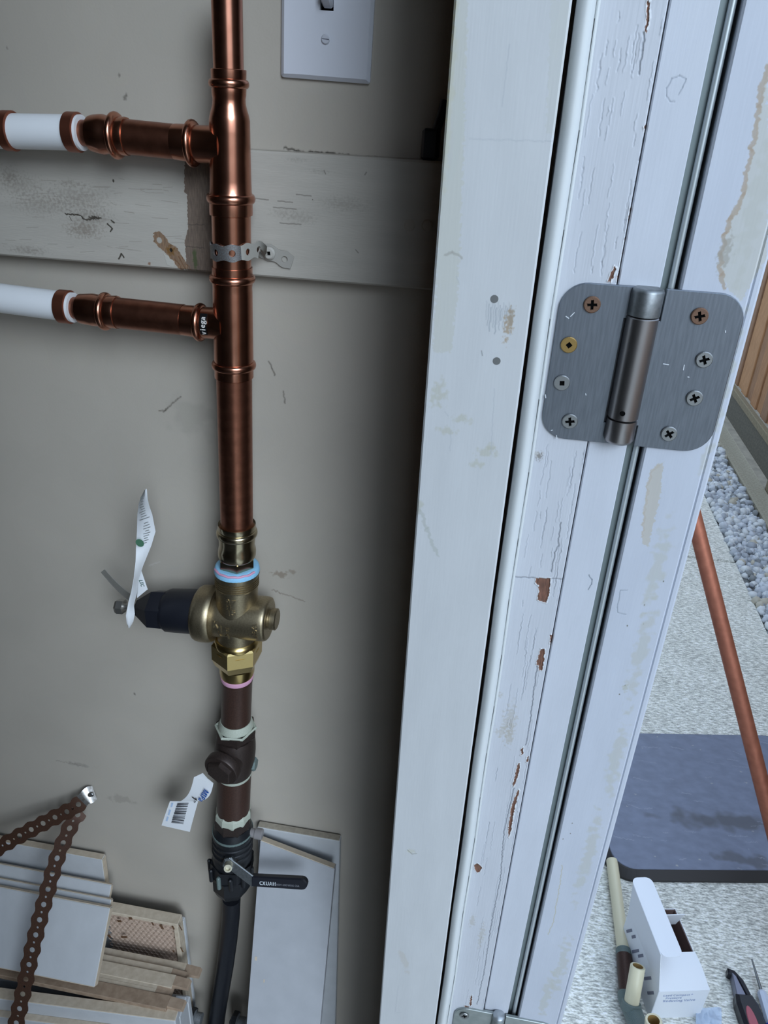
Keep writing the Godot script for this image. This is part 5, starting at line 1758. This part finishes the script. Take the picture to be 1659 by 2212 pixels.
	part("bar_code", mb, mat(rgb(40, 40, 46), 0.6), t, "printed black bar code")
	mb = MB.new()
	for s in [[0.12, 0.05, 0.22], [0.12, 0.30, 0.52], [0.12, 0.58, 0.76]]:
		var a: Vector3 = on.call(s[0], s[1])
		var b: Vector3 = on.call(s[0], s[2])
		mb.box(frame((a + b) * 0.5, b - a, Vector3(0, 0, 1)), Vector3(a.distance_to(b), 0.0022, 0.0001), 0.0)
	part("number_print", mb, mat(rgb(176, 196, 222), 0.6), t, "pale blue printed numbers")
	var od := (ud - ua).normalized()
	var un := (ub - ua).cross(ud - ua).normalized()
	if un.z < 0: un = -un
	var uxf := func(u: float, w: float) -> Transform3D: return frame(ua.lerp(ub, u).lerp(ud.lerp(uc, u), w) + Vector3(0.004, -0.001, 0.004) * sin(PI * w) + un * 0.0022, od, un)
	lettering("MIPa", uxf.call(0.74, 0.46), 0.0070, mat(rgb(36, 84, 160), 0.5), t, 0.0001)
	lettering("1\"", uxf.call(0.45, 0.70), 0.0070, mat(rgb(30, 24, 26), 0.5), t, 0.0001)

# ---------------------------------------------------------------- things on the walk
func at_depth(x: float, y: float, d: float) -> Vector3:
	return EYE + ray(x, y) / F * d
func outside_things():
	# long copper pipe leaning on the house
	var p1 := at_depth(1496, 1105, 1.44)
	var p2 := at_depth(1652, 1720, 1.44)
	var d := (p2 - p1).normalized()
	var foot := p1 + d * ((0.010 - p1.y) / d.y)
	var head := p1 + d * ((0.0925 - p1.x) / d.x)
	var t := thing("copper_pipe", "loose length of bright copper pipe leaning out of doors beyond the door", "pipe")
	var mb := MB.new()
	mb.loft([[foot, 0.0112], [foot, 0.0143], [head, 0.0143], [head, 0.0112]], head - foot, 36)
	part("tube", mb, M.copper_out, t)
	# black mat on the walk
	t = thing("rubber_mat", "black rubber mat with rounded corners lying on the concrete walk", "mat")
	var zn := pg(1500, 1906, 0.0).z
	var zf := pg(1500, 1590, 0.02).z
	var xl := pg(1306, 1836, 0.0).x
	var xr := 0.91
	var xd := Vector3(0.982, 0, -0.187)
	var xf := frame(pg(1420, 1906, 0.0) + xd * ((xr - xl) * 0.5 - 0.10) + Vector3(-0.187, 0, -0.982) * (zn - zf) * 0.5, xd, Vector3.UP)
	mb = MB.new()
	mb.prism(rrect(xr - xl, zn - zf, 0.055, 8), xf, 0.0, 0.020, 0.014)
	part("skirt", mb, mat(rgb(52, 50, 50), 0.6), t)
	var p := Paint.new(640, 512, 0.0, 0.6, 0.0, 0.48, 101)
	p.fill(rgb(116, 124, 144), 0.08, 22.0, 34.0, 0.06, 500.0, 500.0)
	p.blob(Vector2(0.29, 0.22), 0.17, 0.030, rgb(84, 86, 94), 0.8, 0.5, 0.7, 14.0, 0.0, 0.1)
	p.blob(Vector2(0.30, 0.12), 0.09, 0.018, rgb(84, 86, 94), 0.7, 0.5, 0.7, 20.0)
	for k in 70:
		var a := Vector2(rng.randf() * 0.6, rng.randf() * 0.48)
		p.line([a, a + Vector2(rng.randf_range(-0.05, 0.05), rng.randf_range(-0.008, 0.008))], rng.randf_range(0.0008, 0.002), rgb(166, 172, 184), 0.5, 0.003)
	for k in 34:
		p.blob(Vector2(rng.randf() * 0.6, rng.randf() * 0.48), rng.randf_range(0.001, 0.004), rng.randf_range(0.001, 0.003), rgb(176, 176, 168), 0.7, 0.5, 0.8, 200.0)
	var mm := paint_mat(p, 0.03, 0.5)
	mb = MB.new()
	mb.prism(rrect(xr - xl - 0.03, zn - zf - 0.03, 0.045, 8), xf, 0.016, 0.0215, 0.001)
	for i in mb.v.size(): mb.t[i] = Vector2((mb.v[i].x - xl) / 0.6, (mb.v[i].z - zf) / 0.48)
	part("top", mb, mm, t, "blue-grey worn top with damp stains")
	# cut-out piece of old plumbing
	t = thing("scrap_plumbing", "cut-out length of old cream pipe with corroded fittings lying by the carton", "pipe")
	var a0 := pg(1322, 1860, 0.013)
	var a1 := pg(1347, 2055, 0.015)
	mb = MB.new()
	mb.loft([[a0, 0.0085], [a0, 0.0118], [a1, 0.0118]], a1 - a0, 28)
	part("cream_tube", mb, M.cream_pipe, t)
	var a2 := pg(1356, 2160, 0.016)
	mb = MB.new()
	mb.loft([[a1.lerp(a2, -0.04), 0.0125], [a1.lerp(a2, -0.02), 0.0145], [a1.lerp(a2, 0.10), 0.0145], [a1.lerp(a2, 0.12), 0.0130]], a2 - a1, 24)
	part("collar", mb, M.teal_film, t)
	mb = MB.new()
	mb.loft([[a1.lerp(a2, 0.08), 0.0142], [a2, 0.0142]], a2 - a1, 28)
	part("brown_tube", mb, M.brown_pipe, t)
	var e1 := pg(1372, 2200, 0.020)
	var e2 := pg(1392, 2260, 0.018)
	mb = MB.new()
	mb.tube(smooth([a2.lerp(a1, 0.1), a2, e1, e2], 14), 0.0165, 24)
	part("elbow", mb, M.teal_film, t, "green corroded elbow")
	var b0 := pg(1363, 2172, 0.026)
	var b1 := pg(1378, 2087, 0.085)
	mb = MB.new()
	mb.loft([[b0 - (b1 - b0) * 0.1, 0.0165], [b0 + (b1 - b0) * 0.08, 0.0165], [b0 + (b1 - b0) * 0.10, 0.0150]], b1 - b0, 24)
	part("collar", mb, M.teal_film, t)
	for q in [[b0, b1, 0.0128], [pg(1404, 2300, 0.0), pg(1412, 2204, 0.10), 0.0135]]:
		if q[2] > 0.013: t = thing("pipe_offcut", "short cream pipe offcut with an open end in front of the white carton", "pipe")
		var dd: Vector3 = (q[1] - q[0]).normalized()
		mb = MB.new()
		mb.loft([[q[0], q[2]], [q[1] - dd * 0.001, q[2]], [q[1], q[2] - 0.0008], [q[1], q[2] * 0.70]], dd, 30, true, false)
		var st := part("cream_stub", mb, M.cream_pipe, t)
		mb = MB.new()
		var n0 := mb.v.size()
		mb.loft([[q[1] - dd * 0.03, q[2] * 0.70], [q[1], q[2] * 0.70]], dd, 30, true, false)
		mb.flip()
		part("bore", mb, mat(rgb(170, 138, 84), 0.6), st, "yellowed inside of the cut pipe")
	carton()
	# black folding tool with a red inlay
	t = thing("utility_knife", "black handled cutting tool with a red oval inlay on the concrete", "tool")
	var k0 := pg(1588, 2100, 0.012)
	var k1 := pg(1648, 2270, 0.012)
	var kx := frame(k0, k1 - k0, Vector3.UP)
	var kl := k0.distance_to(k1)
	mb = MB.new()
	mb.prism(PackedVector2Array([Vector2(0.045, -0.017), Vector2(0.06, -0.021), Vector2(0.11, -0.021), Vector2(kl, -0.018), Vector2(kl, 0.018), Vector2(0.11, 0.020), Vector2(0.06, 0.017), Vector2(0.045, 0.012)]), kx, -0.011, 0.014, 0.006)
	part("handle", mb, mat(rgb(24, 24, 32), 0.3), t)
	mb = MB.new()
	mb.prism(PackedVector2Array([Vector2(0.006, -0.010), Vector2(0.05, -0.016), Vector2(0.05, 0.002), Vector2(0.012, -0.004)]), kx, -0.009, 0.009, 0.002)
	part("jaw", mb, mat(rgb(132, 134, 150), 0.35, 0.7), t)
	mb = MB.new()
	mb.prism(PackedVector2Array([Vector2(-0.004, -0.014), Vector2(0.006, -0.016), Vector2(0.012, -0.004), Vector2(0.05, 0.003), Vector2(0.05, 0.014), Vector2(0.016, 0.008), Vector2(0.0, -0.002)]), kx, -0.010, 0.007, 0.003)
	part("jaw", mb, mat(rgb(36, 36, 42), 0.25, 0.5), t)
	mb = MB.new()
	var ov := PackedVector2Array()
	for k in 20: ov.append(Vector2(0.098 + cos(TAU * k / 20) * 0.030, -0.006 + sin(TAU * k / 20) * 0.008))
	mb.prism(ov, kx, 0.012, 0.0155, 0.001)
	part("inlay", mb, mat(rgb(176, 92, 104), 0.45), t, "red oval inlay")
	# screwdriver beside it
	t = thing("screwdriver", "thin screwdriver with a clear and blue handle at the photo's right edge", "screwdriver")
	var s0 := pg(1624, 2072, 0.014)
	var s1 := pg(1646, 2146, 0.014)
	var sd := (s1 - s0).normalized()
	mb = MB.new()
	mb.loft([[s0, 0.0015], [s1, 0.0030]], sd, 14)
	part("shaft", mb, M.galv, t)
	mb = MB.new()
	mb.loft([[s1 - sd * 0.004, 0.006], [s1, 0.0085], [s1 + sd * 0.05, 0.0095], [s1 + sd * 0.055, 0.009]], sd, 8, true, true, true)
	part("grip", mb, mat(rgb(206, 214, 230), 0.25), t)
	mb = MB.new()
	mb.loft([[s1 + sd * 0.055, 0.0105], [s1 + sd * 0.062, 0.0125], [s1 + sd * 0.09, 0.0125], [s1 + sd * 0.096, 0.010]], sd, 20)
	part("butt", mb, mat(rgb(40, 70, 190), 0.35), t, "blue handle end")
	# crumpled clear bag at the foot of the carton
	var rows := []
	var nz := FastNoiseLite.new()
	nz.seed = 12; nz.frequency = 40.0
	for i in 13:
		var row := []
		for j in 13:
			var c := pg(1500 + j * 4.6, 2184 + i * 7.0, 0.0)
			row.append(c + Vector3(0, 0.006 + 0.008 * (0.5 + 0.5 * nz.get_noise_2d(c.x, c.z)) + 0.004 * abs(nz.get_noise_2d(c.x * 3.0, c.z * 3.0)), 0))
		rows.append(row)
	mb = MB.new()
	mb.sheet(rows, 0.0002)
	var cl := mat(Color(0.80, 0.88, 0.98, 0.45), 0.15)
	cl.transparency = BaseMaterial3D.TRANSPARENCY_ALPHA
	solid("plastic_bag", mb, cl, "crumpled clear plastic bag on the concrete right of the white carton", "bag")
func carton():
	var t := thing("carton", "small open white cardboard carton with its lid up on the concrete", "box")
	var w := Vector3(0.974, 0, -0.226)
	var dp := Vector3(-0.226, 0, -0.974)
	var nl := Vector3(0.397, 0, -0.1875)
	var W := 0.090
	var D := 0.150
	var H := 0.080
	var white := mat(rgb(236, 240, 246), 0.45)
	var kraft := mat(rgb(112, 90, 84), 0.75)
	var up := Vector3(0, 1, 0)
	var wall := func(called: String, a: Vector3, b: Vector3, h0: float, h1: float, m: Material, off: Vector3) -> MeshInstance3D:
		var mb := MB.new()
		var l := a.distance_to(b)
		mb.box(Transform3D(Basis((b - a).normalized(), up, (b - a).normalized().cross(up)), (a + b) * 0.5 + up * (h0 + h1) * 0.5 + off), Vector3(l, h1 - h0, 0.0012), 0.0002)
		return part(called, mb, m, t)
	var nr := nl + w * W
	var fl := nl + dp * D
	var fr := nr + dp * D
	var fp := wall.call("front_panel", nl, nr, 0.0, H, white, Vector3.ZERO)
	wall.call("right_panel", nr, fr, 0.0, H, white, Vector3.ZERO)
	wall.call("back_panel", fl, fr, 0.0, H, white, Vector3.ZERO)
	var lp = wall.call("left_panel", nl, fl, 0.0, H, white, Vector3.ZERO)
	wall.call("lining", nr - w * 0.0016, fr - w * 0.0016, 0.002, H - 0.001, kraft, Vector3.ZERO)
	wall.call("lining", fl - dp * 0.0016, fr - dp * 0.0016, 0.002, H - 0.001, kraft, Vector3.ZERO)
	wall.call("lining", nl + w * 0.0016, fl + w * 0.0016, 0.002, H - 0.001, kraft, Vector3.ZERO)
	var mb := MB.new()
	mb.box(Transform3D(Basis(w, up, -dp), (nl + fr) * 0.5 + up * 0.0012), Vector3(W, 0.0012, D), 0.0)
	part("base", mb, kraft, t)
	# lid raised from the left side, its tuck flap bent over
	var lh := 0.074
	var lean := -w * 0.006 + dp * 0.014
	mb = MB.new()
	mb.sheet(panel_rows(nl + up * H, fl + up * H, fl + up * (H + lh) + lean - dp * 0.012, nl + up * (H + lh) + lean + dp * 0.004), 0.0012)
	part("lid", mb, white, t)
	mb = MB.new()
	var mid := (nl + fl) * 0.5 + up * (H + lh) + lean + w * 0.019
	mb.prism(rrect(0.038, D, 0.012, 6), Transform3D(Basis(w, dp, w.cross(dp)), mid), -0.0006, 0.0006, 0.0)
	part("tuck_flap", mb, white, t)
	# dust flaps
	mb = MB.new()
	mb.sheet(panel_rows(nl + up * H + w * 0.001, nr + up * H - w * 0.001, nr + up * (H + 0.024) + dp * 0.052 - w * 0.010, nl + up * (H + 0.024) + dp * 0.052 + w * 0.006, Vector3(0, 0.004, 0)), 0.0012)
	part("dust_flap", mb, white, t)
	mb = MB.new()
	mb.sheet(panel_rows(fl + up * H + w * 0.004 + dp * -0.03, fr + up * H - w * 0.012 + dp * -0.03, fr + up * (H + 0.05) - w * 0.012 - dp * 0.045, fl + up * (H + 0.05) + w * 0.01 - dp * 0.045), 0.0012)
	part("dust_flap", mb, white, t)
	# print
	var pm := mat(rgb(168, 180, 210), 0.6)
	var c := nl.lerp(nr, 0.42) - dp * 0.0008
	lettering("Lead Compact *", Transform3D(Basis(w, up, -dp), nl.lerp(nr, 0.40) - dp * 0.0009 + up * (H - 0.0115)), 0.0052, pm, fp, 0.0001)
	lettering("Pressure", Transform3D(Basis(w, up, -dp), nl.lerp(nr, 0.33) - dp * 0.0009 + up * (H - 0.0195)), 0.0052, pm, fp, 0.0001)
	lettering("Reducing Valve", Transform3D(Basis(w, up, -dp), nl.lerp(nr, 0.46) - dp * 0.0009 + up * (H - 0.0275)), 0.0060, pm, fp, 0.0001)
	mb = MB.new()
	for s in [[0.12, 0.045, 0.030], [0.25, 0.055, 0.034], [0.38, 0.04, 0.03], [0.5, 0.06, 0.026], [0.62, 0.045, 0.036], [0.74, 0.06, 0.02], [0.86, 0.05, 0.03]]:
		mb.box(Transform3D(Basis(dp, up, dp.cross(up)).rotated(w, 0.5), nl.lerp(fl, s[0]) - w * 0.0009 + up * s[1]), Vector3(0.005, s[2], 0.0005), 0.0)
	part("print", mb, mat(rgb(120, 122, 140), 0.6), lp, "dark printed marks on the side")
